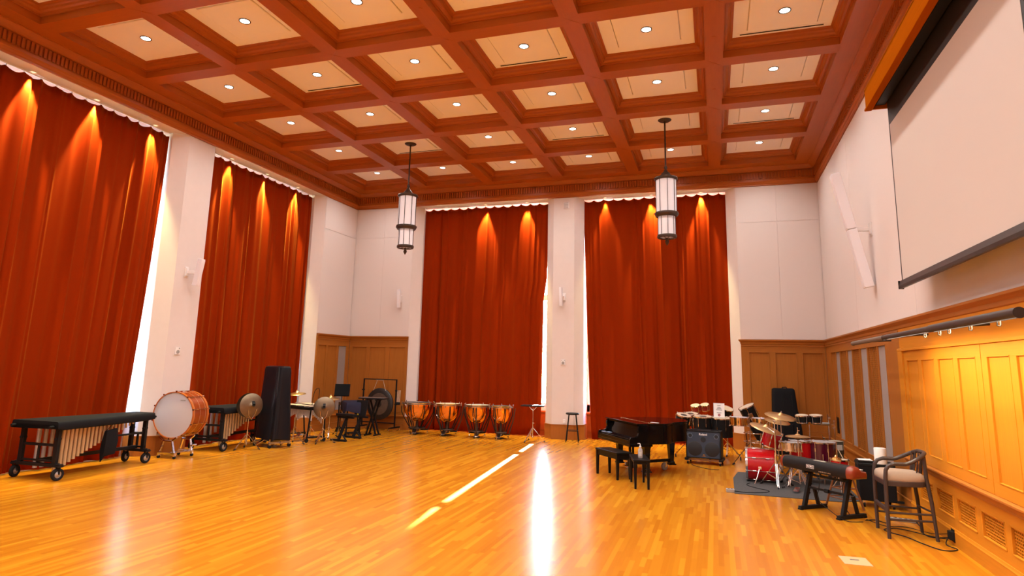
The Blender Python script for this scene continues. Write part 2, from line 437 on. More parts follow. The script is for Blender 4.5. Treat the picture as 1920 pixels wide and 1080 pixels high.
# beams: one board per span between crossings, mitred to a point at both ends
hx, hy = PX/2, PY/2
g = .004
mb = MB(); mb.prism([(-g, -hy+g), (bw+.006, -hy+bw+.006), (bw+.006, hy-bw-.006), (-g+.002, hy-g), (-bw-.006, hy-bw-.006), (-bw-.006, -hy+bw+.006)], ZS, ZL+.02); me_by = mb.mesh('beam', 'ceil_y')
mb = MB(); mb.prism([(-hx+g, 0), (-hx+bw+.006, -bw-.006), (hx-bw-.006, -bw-.006), (hx-g, 0), (hx-bw-.006, bw+.006), (-hx+bw+.006, bw+.006)], ZS, ZL+.02); me_bx = mb.mesh('beam', 'ceil_x')
def beam_mesh(L_, axis, e0, e1):
    """one span; an end that meets the perimeter is cut square at the coffer opening"""
    w = bw+.006; p = []
    p += [(-w, -e0), (w, -e0)] if e0 else [(-g, -L_+g), (w, -L_+w)]
    p += [(w, e1), (-w, e1)] if e1 else [(w, L_-w), (0, L_-g), (-w, L_-w)]
    if not e0: p += [(-w, -L_+w)]
    if axis == 'x': p = [(y, x) for x, y in p]
    return MB().prism(p, ZS, ZL+.02).mesh('beam', 'ceil_'+axis)
by = {0: beam_mesh(hy, 'y', 0, 0), 1: beam_mesh(hy, 'y', 0, HY+.012), 2: beam_mesh(hy, 'y', HY+.012, 0)}
bx_ = {0: beam_mesh(hx, 'x', 0, 0), 1: beam_mesh(hx, 'x', 0, HX+.012), 2: beam_mesh(hx, 'x', HX+.012, 0)}
for r in range(1, NR+1):
    for c in range(1, 6): inst(by[1 if r == 1 else 2 if r == NR else 0], 'beam', (gx(c)+hx, gy(r), 0), ceiling)
for r in range(1, NR):
    for c in range(1, 7): inst(bx_[2 if c == 1 else 1 if c == 6 else 0], 'beam', (gx(c), gy(r)-hy, 0), ceiling)
# fixing caps under the beams at mid-span
me_cap = MB().cyl((0, 0, ZS-.006), (0, 0, ZS+.002), .035).mesh('beam_cap', 'ceil_x')
for r in range(1, 8):
    for c in (1, 3, 5): inst(me_cap, 'beam_cap', (gx(c)+hx, gy(r)+.1, 0), ceiling)
# cornice on four walls, mitred at the corners
cp = [(0, ZC), (.03, ZC), (.03, ZC+.035), (.045, ZC+.05), (.055, ZC+.085), (.075, ZC+.11), (.075, ZC+.16), (.06, ZC+.165), (.06, ZC+.375),
      (.105, ZC+.38), (.105, ZC+.395), (.125, ZC+.41), (.15, ZC+.425), (.19, ZC+.455), (.215, ZC+.475), (.24, ZC+.48), (.24, ZS), (.58, ZS), (.58, ZL+.01)]
def cornice(name, side, mat):
    lp = []
    for d, z in cp:
        x0, x1, y0, y1 = L+d, R-d, F0+d, B-d
        lp.append({'l': [(x0, y0, z), (x0, y1, z)], 'r': [(x1, y0, z), (x1, y1, z)], 'b': [(x0, y1, z), (x1, y1, z)], 'f': [(x0, y0, z), (x1, y0, z)]}[side])
    mb = MB(); mb.loft(lp, cap=False, closed=False); return struct(name, mb, mat)
t_l = cornice('trim_2', 'l', 'ceil_y'); t_r = cornice('trim_3', 'r', 'ceil_y'); t_b = cornice('trim_4', 'b', 'ceil_x'); cornice('trim_5', 'f', 'ceil_x')
me_d = MB().b(-.0225, .0225, 0, .034, ZC+.185, ZC+.365).mesh('dentil', 'ceil_z')
def dentils(F, par, a, b, one=None):
    k = int((b-a)/.077); mb = MB(F); any_ = False
    for i in range(k+1):
        u = a+i*.077
        if one and one[0] < u < one[1]:
            o = bpy.data.objects.new('dentil', me_d); COL.objects.link(o); o.parent = par; o.matrix_world = F @ Matrix.Translation((u, .059, 0))
        else: mb.b(u-.0225, u+.0225, .059, .093, ZC+.185, ZC+.365); any_ = True
    if any_: o = mb.build('dentil_row', 'ceil_z', par); o['kind'] = 'stuff'
dentils(FL, t_l, F0+.2, B-.1, (6.3, 14.5)); dentils(FR, t_r, F0+.2, B-.1, (10.0, 16.0)); dentils(FB, t_b, L+.1, R-.1, (1.0, 2.7))

# ---- wainscot (back-left corner, back-right corner, right wall)
ZW = 2.855
def crown(F, par, a, b, mat, base_n=.06, ends=(1, 1)):
    pr = [(base_n, ZW-.13), (base_n+.012, ZW-.12), (base_n+.02, ZW-.075), (base_n+.05, ZW-.04), (base_n+.062, ZW-.03), (base_n+.062, ZW), (0, ZW)]
    lp = [[(a-(d-base_n if ends[0] else 0), d if d else 0, z) for d, z in pr], [(b+(d-base_n if ends[1] else 0), d if d else 0, z) for d, z in pr]]
    lp = [[(a-max(0, d-base_n)*ends[0], d, z) for d, z in pr]+[(a, 0, ZW-.13)], [(b+max(0, d-base_n)*ends[1], d, z) for d, z in pr]+[(b, 0, ZW-.13)]]
    mb = MB(F); mb.loft(lp); mb.build('crown_molding', mat, par)
def wainscot(name, F, a, b, cols, mats=('oak_x', 'oak_z'), ends=(0, 0), n=.055, zb=.54, zt=2.53):
    """cols: list of (u0,u1,kind) openings; the rest is stiles and rails"""
    w = struct(name); hz, vt = mats
    mb = MB(F); mb.b(a, b, 0, n, zt, ZW-.12); mb.build('top_rail', hz, w, bevel=.002)
    mb = MB(F); mb.b(a, b, 0, n+.012, zt+.15, zt+.175); mb.build('rail_bead', hz, w, bevel=.004)
    mb = MB(F); mb.b(a, b, 0, n, .44, zb); mb.build('bottom_rail', hz, w, bevel=.002)
    mb = MB(F); mb.b(a, b, 0, n+.045, .405, .44); mb.b(a, b, 0, n+.03, .38, .405); mb.build('ledge', hz, w, bevel=.006)
    mb = MB(F); mb.b(a, b, 0, n-.01, .18, .38); mb.build('base_panel', hz, w)
    mb = MB(F); mb.b(a, b, 0, n+.01, 0, .17); mb.b(a, b, 0, n+.02, .17, .19); mb.build('baseboard', hz, w, bevel=.004)
    edges = sorted([c[0] for c in cols]+[c[1] for c in cols]); es = [a]+edges+[b]
    for i in range(0, len(es), 2):
        if es[i+1]-es[i] > .004:
            mb = MB(F); mb.b(es[i], es[i+1], 0, n, zb, zt); mb.build('stile', vt, w, bevel=.002)
    for u0, u1, kd in cols:
        d = .012
        if kd == 'wood':
            mb = MB(F); mb.b(u0, u1, 0, n-.022, zb, zt); mb.build('panel', vt, w)
        elif kd == 'vent':
            mb = MB(F); mb.b(u0, u1, 0, n-.022, 1.0, zt); mb.b(u0, u1, 0, n-.022, zb, .62); mb.build('panel', vt, w)
            mb = MB(F); mb.b(u0, u1, 0, n-.04, .62, 1.0); mb.build('vent_back', 'black', w)
            mb = MB(F)
            for i in range(16): mb.b(u0+.03, u1-.03, n-.04, n-.025, .635+i*.0235, .645+i*.0235)
            o = mb.build('vent_louvre', 'black', w); o['kind'] = 'stuff'
        elif kd == 'fabric':
            mb = MB(F); mb.b(u0, u1, 0, n-.018, zb, zt); mb.build('fabric_panel', 'fabric_grey', w)
        elif kd == 'lattice':
            mb = MB(F); mb.b(u0, u1, 0, n-.05, zb, zt); mb.build('grille_back', 'black', w)
            mb = MB(F); z = zb
            while z < zt-.02:
                mb.b(u0, u1, n-.036, n-.026, z, z+.019); z += .038
            k = 7
            for i in range(k+1):
                u = u0+(u1-u0)*i/k; mb.b(u-.016, u+.016, n-.028, n-.018, zb, zt)
            o = mb.build('lattice_grille', vt, w); o['kind'] = 'stuff'
        # bead round the opening
        mb = MB(F); t_ = .014
        mb.b(u0, u0+t_, n-.03, n+.006, zb, zt); mb.b(u1-t_, u1, n-.03, n+.006, zb, zt); mb.b(u0, u1, n-.03, n+.006, zt-t_, zt); mb.b(u0, u1, n-.03, n+.006, zb, zb+t_)
        mb.build('panel_bead', vt, w, bevel=.003)
    crown(F, w, a, b, hz, n, ends)
    return w
wainscot('trim_6', FB, L+.06, -9.17, [(-11.13, -10.61, 'wood'), (-10.49, -9.93, 'wood'), (-9.80, -9.24, 'wood')], ends=(0, 1))
wainscot('trim_7', FL, 16.21, B-.06, [(16.27, 16.68, 'wood'), (16.78, 17.26, 'wood'), (17.34, 17.80, 'fabric')], ('oak_y', 'oak_z'), ends=(1, 0))
wainscot('trim_8', FB, .68, R-.06, [(.87, 1.38, 'wood'), (1.51, 2.035, 'wood'), (2.17, 2.66, 'wood')], ends=(1, 0))
wainscot('trim_9', FR, 11.16, B-.06, [(16.66, 17.23, 'vent'), (16.08, 16.64, 'fabric'), (15.30, 16.03, 'lattice'), (14.74, 15.26, 'fabric'), (14.0, 14.70, 'lattice'), (13.36, 13.96, 'fabric'), (12.60, 13.32, 'lattice'), (12.0, 12.56, 'fabric')], ('oak_y', 'oak_z'))
# cabinet wall (doors with narrow panels above a sill, lattice openings below)
cab = struct('trim_10'); CA, CB = -2.5, 11.16; n = .055
mb = MB(FR); mb.b(CA, CB, 0, n, 2.41, ZW-.12); mb.build('frieze', 'door_y', cab, bevel=.002)
mb = MB(FR); mb.b(CA, CB, 0, n+.014, 2.60, 2.625); mb.build('rail_bead', 'door_y', cab, bevel=.004)
mb = MB(FR); mb.b(CB-.22, CB+.02, 0, n+.03, .83, 2.43); mb.build('door_jamb', 'door_z', cab, bevel=.006)
mb = MB(FR); mb.b(CA, CB+.02, 0, n+.035, 2.385, 2.42); mb.build('door_head', 'door_y', cab, bevel=.006)
crown(FR, cab, CA, CB, 'oak_y', n, (0, 0))
mb = MB(FR); mb.b(CA, CB, 0, .125, .805, .835); mb.build('sill', 'oak_y', cab, bevel=.008)
mb = MB(FR); mb.loft([[(a, 0, .72), (a, .065, .72), (a, .07, .745), (a, .09, .765), (a, .11, .80), (a, .11, .806), (a, 0, .806)] for a in (CA, CB)]); mb.build('sill_molding', 'oak_y', cab)
gs = [(10.13, 10.70), (9.37, 9.97), (8.65, 9.24), (7.90, 8.50), (7.17, 7.77), (6.44, 7.04), (5.71, 6.31)]
mb = MB(FR); mb.b(CA, CB, 0, .045, .60, .72); mb.build('apron_rail', 'door_y', cab)
mb = MB(FR); mb.b(CA, CB, 0, .045, .20, .315); mb.build('apron_rail', 'door_y', cab)
ed = [CB]+[v for a, b_ in gs for v in (b_, a)]+[CA]
for i in range(0, len(ed), 2):
    mb = MB(FR); mb.b(ed[i+1], ed[i], 0, .045, .315, .60); mb.build('apron_stile', 'door_z', cab)
for a, b_ in gs:
    mb = MB(FR); mb.b(a, b_, 0, .006, .315, .60); mb.build('grille_back', 'black', cab)
    mb = MB(FR); t_ = .016
    for q in ((a, a+t_, .315, .60), (b_-t_, b_, .315, .60), (a, b_, .315, .315+t_), (a, b_, .60-t_, .60)): mb.b(q[0], q[1], .005, .05, q[2], q[3])
    mb.build('grille_frame', 'door_z', cab, bevel=.004)
    mb = MB(FR); nv = 15; nh = 9
    for i in range(nv+1):
        u = a+(b_-a)*i/nv; mb.b(u-.008, u+.008, .012, .019, .315, .60)
    for i in range(nh+1):
        z = .315+.285*i/nh; mb.b(a, b_, .016, .023, z-.006, z+.006)
    o = mb.build('lattice_grille', 'door_z', cab); o['kind'] = 'stuff'
mb = MB(FR); mb.b(CA, CB, 0, .065, 0, .165); mb.build('baseboard', 'door_y', cab)
mb = MB(FR); mb.loft([[(a, 0, .165), (a, .068, .165), (a, .06, .18), (a, .055, .20), (a, 0, .20)] for a in (CA, CB)]); mb.build('baseboard_cap', 'door_y', cab)
def door(name, y1, y0, lean=0):
    d = struct(name); n0, n1 = .03, .062
    w = (y1-y0); pw = .575
    us = []
    u = y1-.16
    k = 4; st = .145; pw = (w-.30-(k-1)*st)/k
    u = y1-.15
    for i in range(k): us.append((u-pw, u)); u -= pw+st
    mb = MB(FR); mb.b(y0+.002, y1-.002, n0, n1, 2.253, 2.382); mb.build('top_rail', 'door_y', d, bevel=.002)
    mb = MB(FR); mb.b(y0+.002, y1-.002, n0, n1, .838, .972); mb.build('bottom_rail', 'door_y', d, bevel=.002)
    es = [y1-.002]+[v for a, b_ in us for v in (b_, a)]+[y0+.002]
    for i in range(0, len(es), 2):
        mb = MB(FR); mb.b(es[i+1], es[i], n0, n1, .972, 2.253); mb.build('stile', 'door_z', d, bevel=.002)
    for a, b_ in us:
        mb = MB(FR); mb.b(a, b_, n0, n1-.016, .972, 2.253); mb.build('panel', 'door_z', d)
        mb = MB(FR); t_ = .012
        for q in ((a, a+t_, .972, 2.253), (b_-t_, b_, .972, 2.253), (a, b_, .972, .972+t_), (a, b_, 2.253-t_, 2.253)): mb.b(q[0], q[1], n0, n1+.004, q[2], q[3])
        mb.build('panel_bead', 'door_z', d, bevel=.003)
    return d
door('door_1', 10.94, 8.03); door('door_2', 8.02, 5.11); door('door_3', 5.10, 2.19)
# ================================================================== CURTAINS
def tab(t, z):
    for (a, p), (b, q) in zip(t, t[1:]):
        if z <= b: return p+(q-p)*(z-a)/(b-a)
    return t[-1][1]
def curtain(label, F, a_top, b_top, a_bot, b_bot, seed, n0=-.35, pw=1.0, zgap=None, edge=None):
    rr = random.Random(seed)
    w = b_top-a_top; nu = int(w/.018); nv = 26
    waves = [(rr.uniform(.9, 1.6), rr.uniform(0, 6.3), .032), (rr.uniform(2.1, 3.2), rr.uniform(0, 6.3), .030), (rr.uniform(4.2, 5.6), rr.uniform(0, 6.3), .015), (rr.uniform(7.5, 9.5), rr.uniform(0, 6.3), .005)]
    cre = [(rr.uniform(0, w), rr.uniform(.02, .05), rr.uniform(.02, .055)*rr.choice((1, 1, 1, -1)), rr.uniform(-.02, .02)) for _ in range(int(w*5))]
    z0, z1 = .025, 7.035
    vs = []; fs = []
    for j in range(nv+1):
        q = j/nv
        for i in range(nu+1):
            s = w*i/nu; fr = i/nu
            e_ = 1-(1-q)**pw if zgap is None else min(1, (q*7.0/zgap))**.8; a = a_bot+(a_top-a_bot)*e_; b = b_bot+(b_top-b_bot)*e_
            b = b if edge is None else b_top-tab(edge, q*7.0)
            u = a+(b-a)*fr
            d = 0
            grow = .65+.55*(1-q)
            for k, ph, am in waves: d += am*math.sin(k*2*PI*s/1.0*.62+ph+.35*math.sin(q*2.5+ph))*grow
            for c, wd, am, dr in cre: d += am*math.exp(-((s-c-dr*(1-q)*3)/wd)**2)*(.55+.6*(1-q))
            sag = abs(math.sin(PI*(s/.30)))
            zt = z1-.055*sag**.8
            hem = .02*math.sin(s*3+seed)
            z = z0+hem*(1-q)*.4+(zt-z0)*q
            vs.append((u, n0+d-.01*sag*(q**8), z))
    for j in range(nv):
        for i in range(nu):
            k = j*(nu+1)+i; fs.append((k, k+1, k+nu+2, k+nu+1))
    t = thing('curtain', label, 'curtain', F @ Vector(((a_top+b_top)/2, n0, 0)), 0, 'rust velvet window curtains')
    inv = Matrix.Translation(-t.location)
    mb = MB(inv @ F); mb.add(vs, fs); o = mb.build('drape', 'velvet', t, smooth=True)
    for p in o.data.polygons: p.use_smooth = True
    so_ = o.modifiers.new('cloth', 'SOLIDIFY'); so_.thickness = .006
    mb = MB(inv @ F); mb.b(a_top, b_top, n0-.015, n0+.015, 7.048, 7.068); mb.build('curtain_track', 'white_plastic', t)
    k = 0; s = 0.0
    mb = MB(inv @ F)
    while s <= w+.01:
        mb.b(a_top+s-.006, a_top+s+.006, n0-.008, n0+.008, 7.02, 7.05); s += .30
    o = mb.build('curtain_carriers', 'steel', t); o['kind'] = 'stuff'
    return t
curtain('rust velvet curtain nearest the camera, behind the large covered marimba', FL, 6.46, 10.56, 6.46, 10.30, 3, pw=1.2)
curtain('rust velvet curtain on the left wall, behind the bass drum and the tall covered chimes', FL, 11.86, 15.97, 12.0, 15.95, 5)
curtain('rust velvet curtain on the back wall behind the four timpani', FB, -8.95, -4.748, -8.94, -4.915, 8, edge=[(0, .21), (1, .165), (4.1, .14), (4.45, .055), (5.3, .03), (6.2, .0), (8, 0)])
curtain('rust velvet curtain on the back wall behind the grand piano', FB, -3.65, .445, -3.39, .445, 12, zgap=6.6)

def spot(name, parent, loc, aim, energy, size_deg, blend, color, radius=.03):
    ld = bpy.data.lights.new(name, 'SPOT'); ld.energy = energy; ld.spot_size = math.radians(size_deg); ld.spot_blend = blend
    ld.color = color; ld.shadow_soft_size = radius
    o = bpy.data.objects.new(name, ld); COL.objects.link(o); o.parent = parent; o.location = loc
    o.rotation_euler = Vector(aim).to_track_quat('-Z', 'Y').to_euler(); return o
me_can = MB().lathe([(.055, 7.066), (.055, 7.054), (.038, 7.054), (.036, 7.068)], 20, cap=False).mesh('trim_ring', 'white_plastic', True)
me_lens = MB().lathe([(.036, 7.0665), (.001, 7.0665)], 16, cap=False).mesh('lens', 'led_warm')
me_lens_off = MB().lathe([(.036, 7.0665), (.001, 7.0665)], 16, cap=False).mesh('lens', 'dim_lens')
CS = [('left wall curtain nearest the camera', FL, (7.45, 8.70, 10.09), (1, 1, 1)), ('left wall curtain behind the covered chimes', FL, (12.42, 13.77, 15.12), (1, 1, 1)),
      ('curtain behind the timpani', FB, (-8.17, -6.80, -5.43), (0, 1, 1)), ('curtain behind the grand piano', FB, (-3.0, -1.62, -.236), (.45, 1, 1))]
for nm, F, us, on in CS:
    for k, u in enumerate(us):
        p = F @ Vector((u, -.245, 0))
        t = thing('curtain_spotlight', '%sspotlight above the %s, %s from its left' % ('' if on[k] else 'unlit ', nm, ORD[k+1]), 'spotlight', p, 0, 'recessed spotlights above the curtains')
        inst(me_can, 'trim_ring', (0, 0, 0), t); inst(me_lens if on[k] else me_lens_off, 'lens', (0, 0, 0), t)
        if on[k]:
            aim = (F.to_3x3() @ Vector((0, -.05, -1)))
            spot('curtain_lamp', t, (0, 0, 7.045), aim, LAMP_CURTAIN*on[k], 41, .6, WARM2, .02)

# ================================================================== CEILING FITTINGS
me_ring = MB().lathe([(.098, ZP-.014), (.098, ZP-.022), (.082, ZP-.024), (.078, ZP-.016)], 28, cap=False).mesh('trim_ring', 'bronze_dark', True)
me_led = MB().lathe([(.080, ZP-.0175), (.001, ZP-.0175)], 24, cap=False).mesh('lens', 'led_white')
slots = {(r, c) for r in (2, 4, 6) for c in (2, 4, 6)}
for r in range(1, NR+1):
    for c in range(1, 7):
        q = (gx(c), gy(r), 0)
        where = 'in coffer row %s from back wall, %s from left wall' % (ORD[r], ORD[c])
        if (r, c) not in ((2, 2), (2, 5)):
            t = thing('recessed_downlight', 'round downlight '+where, 'ceiling light', (q[0], q[1], 0), 0, 'recessed downlights in the ceiling coffers')
            inst(me_ring, 'trim_ring', (0, 0, 0), t); inst(me_led, 'lens', (0, 0, 0), t)
            spot('downlight_lamp', t, (0, 0, ZP-.04), (0, 0, -1), LAMP_DOWN, 150, .8, WARM, .07)
        if (r, c) in slots:
            t = thing('slot_diffuser', 'linear slot diffuser '+where, 'air vent', (q[0], q[1]+.635, 0), 0, 'linear slot diffusers in the ceiling')
            mb = MB(); mb.b(-.70, .70, -.045, .045, ZP-.006, ZP+.001); mb.build('frame', 'coffer_white', t)
            mb = MB(); mb.b(-.665, .665, -.016, .016, ZP-.010, ZP-.0055); mb.build('slot', 'black', t)
# ---- lanterns
def lantern():
    t = empty('pendant_lantern')
    MB().lathe([(.0, ZP-.02), (.05, ZP-.055), (.12, ZP-.045), (.155, ZP-.02), (.16, ZP-.005), (.16, ZP)], 24).build('canopy', 'bronze_dark', t, True)
    MB().cyl((0, 0, 6.60), (0, 0, ZP-.03), .019).build('rod', 'bronze_dark', t, True)
    MB().lathe([(.001, 6.70), (.03, 6.68), (.04, 6.645), (.03, 6.61), (.02, 6.60), (.045, 6.575), (.05, 6.55), (.09, 6.51), (.12, 6.46), (.19, 6.42), (.20, 6.40)], 24, cap=False).build('cap', 'bronze_dark', t, True)
    MB().lathe([(.20, 6.40), (.265, 6.395), (.272, 6.375), (.262, 6.35), (.235, 6.34), (.225, 6.335)], 28, cap=False).build('top_band', 'bronze_dark', t, True)
    MB().lathe([(.225, 5.56), (.225, 6.335)], 28, cap=False).build('upper_shade', 'frost', t, True)
    MB().lathe([(.228, 5.575), (.262, 5.57), (.268, 5.54), (.262, 5.51), (.235, 5.47), (.20, 5.465), (.20, 5.56), (.228, 5.575)], 28, cap=False).build('middle_band', 'bronze_dark', t, True)
    MB().lathe([(.190, 5.03), (.190, 5.47)], 28, cap=False).build('lower_shade', 'frost', t, True)
    MB().lathe([(.19, 5.045), (.215, 5.045), (.222, 5.01), (.212, 4.975), (.185, 4.97), (.17, 4.985), (.19, 5.045)], 28, cap=False).build('bottom_band', 'bronze_dark', t, True)
    MB().lathe([(.18, 5.0), (.1, 4.99), (.001, 4.985)], 24, cap=False).build('bottom_glass', 'frost', t, True)
    mb = MB()
    for k in range(3):
        a = k*PI/3; mb.bar((.2*math.cos(a), .2*math.sin(a), 4.985), (-.2*math.cos(a), -.2*math.sin(a), 4.985), .014, .01)
    mb.build('cross_bars', 'bronze_dark', t)
    MB().lathe([(.001, 4.80), (.02, 4.83), (.042, 4.87), (.045, 4.90), (.03, 4.93), (.018, 4.95), (.03, 4.965), (.03, 4.985), (.001, 4.985)], 16, cap=False).build('finial', 'bronze_dark', t, True)
    for k in range(8):
        a = 2*PI*k/8+.2
        MB().bar((.232*math.cos(a), .232*math.sin(a), 5.56), (.232*math.cos(a), .232*math.sin(a), 6.35), .013).build('rib', 'bronze_dark', t)
        MB().bar((.197*math.cos(a), .197*math.sin(a), 5.03), (.197*math.cos(a), .197*math.sin(a), 5.48), .012).build('rib', 'bronze_dark', t)
        MB().cyl((.255*math.cos(a), .255*math.sin(a), 5.54), (.285*math.cos(a), .285*math.sin(a), 5.54), .012, n=8).build('stud', 'bronze_dark', t)
    return t
l1 = lantern(); l1.location = (gx(2), gy(2), 0)
tag(l1, 'bronze and frosted glass pendant lantern nearer the left wall, hanging before the timpani corner', 'pendant lamp', 'pendant lanterns')
l2 = copy_tree(l1); l2.location = (gx(5), gy(2), 0)
tag(l2, 'bronze and frosted glass pendant lantern above the grand piano', 'pendant lamp', 'pendant lanterns')

# ================================================================== WALL FITTINGS
# right wall: big two-piece column loudspeaker tilted downward
def column_speaker(label, F, u, z, length, w, dep, out, tilt, two, wallgap, uoff=0, mat='speaker_white'):
    t = thing('column_loudspeaker', label, 'loudspeaker', F @ Vector((u, 0, z)), 0, 'white column loudspeakers on the walls')
    base = Matrix.Translation(-t.location) @ F @ Matrix.Translation((u+uoff, out, z)) @ Euler((tilt, 0, 0)).to_matrix().to_4x4()
    parts_ = ((0, length/2), (-length/2, 0)) if two else ((-length/2, length/2),)
    for a, b in parts_:
        mb = MB(base); g_ = .006 if two else 0
        mb.loft([[(-w/2, -dep/2, z_), (w/2, -dep/2, z_), (w/2*.9, dep/2, z_), (-w/2*.9, dep/2, z_)] for z_ in (a+g_, b-g_)]); mb.build('enclosure', mat, t, bevel=.008)
        mb = MB(base); mb.b(-w/2*.84, w/2*.84, dep/2, dep/2+.006, a+.03, b-.03); mb.build('front_grille', mat, t, bevel=.002)
    wf = Matrix.Translation(-t.location) @ F
    mb = MB(wf); mb.b(u-.045, u+.045, 0, .018, z-.12, z+.12); mb.build('wall_plate', 'white_plastic', t, bevel=.003)
    mb = MB(wf); mb.bar((u, .01, z), (u+uoff, out-dep/2+.02, z), .05, .07); mb.b(u-.03, u+.03, .01, .05, z-.09, z+.09); mb.build('bracket_arm', 'white_plastic', t, bevel=.004)
    return t
column_speaker('large white two-piece column loudspeaker on the right wall beside the projection screen', FR, 12.55, 4.62, 2.18, .19, .15, .33, -.20, True, .1)
column_speaker('short white column loudspeaker on the left wall pier between the two curtains', FL, 11.12, 3.95, .62, .11, .12, .26, -.17, False, .1, .10)
column_speaker('slim white column loudspeaker on the back wall above the gong panelling', FB, -9.52, 4.05, .57, .09, .09, .13, -.1, False, .1)
column_speaker('slim white column loudspeaker on the pier between the two back wall curtains', FB, -4.16, 4.05, .56, .09, .09, .13, -.1, False, .1, -.08)
def plate(label, F, u, z, w, h, kind):
    t = thing('wall_plate', label, kind, F @ Vector((u, .002, z))); tf = Matrix.Translation(-t.location) @ F
    mb = MB(tf); mb.b(u-w/2, u+w/2, 0, .022, z-h/2, z+h/2); mb.build('cover', 'white_plastic', t, bevel=.004)
    return t, tf
t, tf = plate('small white sounder plate low on the left wall pier', FL, 11.12, 2.19, .13, .16, 'wall plate')
MB(tf).cyl((11.12, .02, 2.17), (11.12, .03, 2.17), .042, n=16).build('speaker_cone', 'grey_plastic', t); mb = MB(tf); mb.b(11.14, 11.17, .02, .027, 2.235, 2.26); mb.build('strobe_lens', 'grey_plastic', t)
t, tf = plate('small white sounder plate on the pier between the back wall curtains', FB, -4.18, 2.16, .13, .16, 'wall plate')
MB(tf).cyl((-4.18, .02, 2.14), (-4.18, .03, 2.14), .042, n=16).build('speaker_cone', 'grey_plastic', t)
for du in (-.04, .04): mb = MB(tf); mb.b(-4.18+du-.012, -4.18+du+.012, .02, .028, 2.205, 2.228); mb.build('strobe_lens', 'grey_plastic', t)
t, tf = plate('white square air grille at the top of the pier between the back wall curtains', FB, -4.12, 6.83, .16, .2, 'air vent')
for k in range(5):
    mb = MB(tf); mb.b(-4.19, -4.05, .02, .03, 6.755+k*.034, 6.767+k*.034); mb.build('louvre', 'grey_plastic', t)
t, tf = plate('white power outlet at the foot of the pier behind the black stool', FB, -4.13, .50, .075, .115, 'power outlet')
for dz in (-.025, .025):
    for du in (-.008, .008): mb = MB(tf); mb.b(-4.13+du-.002, -4.13+du+.002, .0222, .0235, .50+dz-.007, .50+dz+.007); mb.build('socket_slot', 'ink', t)

# ---- projection screen in its oak pelmet
SX = R-2.47
t = thing('screen_pelmet', 'long oak pelmet box holding the rolled screen high on the right wall', 'screen housing', (R-.5, 7.0, 5.85))
tf = Matrix.Translation(-t.location) @ FR
Y1, Y0 = 9.75, 4.6
mb = MB(tf); mb.b(Y0, Y1, .53, .58, 5.80, 6.10); mb.build('front_board', 'pelmet', t, bevel=.006)
mb = MB(tf); mb.b(Y0, Y1, .505, .60, 5.785, 5.815); mb.build('bottom_bead', 'pelmet', t, bevel=.006)
mb = MB(tf); mb.b(Y0, Y1, .012, .58, 6.08, 6.11); mb.build('top_board', 'pelmet', t)
mb = MB(tf); mb.b(Y1-.035, Y1, .012, .56, 5.80, 6.09); mb.build('end_board', 'pelmet', t, bevel=.004)
mb = MB(tf); mb.b(Y0, Y0+.035, .012, .56, 5.80, 6.09); mb.build('end_board', 'pelmet', t, bevel=.004)
t = thing('projection_screen', 'white projection screen with black border hanging on the right wall', 'projection screen', (R-SX, 7.0, 3.2))
tf = Matrix.Translation(-t.location) @ FR
y1, y0 = 9.70, 5.66
mb = MB(tf); mb.b(Y0+.05, Y1-.05, SX+.03, SX+.16, 5.84, 5.97); mb.build('roller_case', 'black', t, bevel=.01)
mb = MB(tf); mb.b(y0, y1, SX, SX+.004, 3.28, 5.95); mb.build('black_backing', 'screen_black', t)
mb = MB(tf); mb.b(y0+.055, y1-.055, SX+.0045, SX+.007, 3.29, 5.52); mb.build('white_fabric', 'screen', t)
mb = MB(tf); mb.loft([[(a, SX-.02, 3.20), (a, SX+.035, 3.19), (a, SX+.04, 3.23), (a, SX+.02, 3.30), (a, SX-.01, 3.30)] for a in (y0-.03, y1+.03)]); mb.build('weight_bar', 'barmetal', t)
for e in (y0-.035, y1+.035): mb = MB(tf); mb.b(e-.006, e+.006, SX-.022, SX+.042, 3.188, 3.302); mb.build('bar_end_cap', 'black', t)
t = thing('wall_board', 'strip of pale blue wall board beyond the screen edge on the right wall', 'wall board', (R-.02, 4.2, 4.4))
tf = Matrix.Translation(-t.location) @ FR
M['bluegrey'] = plain('blue_grey_board', (.23, .30, .40), .6)
mb = MB(tf); mb.b(3.0, 5.35, .015, .03, 3.4, 5.6); mb.build('board', 'bluegrey', t, bevel=.004)
# ---- tubular light bar in front of the cabinet doors
t = thing('light_bar', 'long dark tubular light bar on arms above the oak cabinet doors', 'wall lamp', (2.2, 8.5, 2.52))
zb = 2.525; xb = 2.2
o0 = Vector((2.2, 8.5, 2.52))
T0 = Matrix.Translation(-o0)
def halftube(ya, yb, r, name, mat):
    """tube open along its underside"""
    mb = MB(T0); n = 22; lo = []
    for y in (ya, yb):
        l = []
        for i in range(n+1):
            a = math.radians(-58 + 296*i/n); l.append((xb+r*math.cos(a), y, zb+r*math.sin(a)))
        for i in range(n, -1, -1):
            a = math.radians(-58 + 296*i/n); l.append((xb+(r-.004)*math.cos(a), y, zb+(r-.004)*math.sin(a)))
        lo.append(l)
    mb.loft(lo); return mb.build(name, mat, t, True)
halftube(5.68, 7.75, .043, 'near_tube', 'barmetal'); halftube(7.75, 9.70, .035, 'middle_tube', 'barmetal'); halftube(9.70, 11.75, .035, 'far_tube', 'barmetal_light')
MB(T0).cyl((xb, 5.672, zb), (xb, 5.682, zb), .044, n=20).build('end_cap', 'barmetal', t)
MB(T0).cyl((xb, 9.69, zb), (xb, 9.71, zb), .037, n=20).build('end_cap', 'barmetal', t)
MB(T0).cyl((xb, 11.745, zb), (xb, 11.757, zb), .036, n=20).build('end_cap', 'barmetal_light', t)
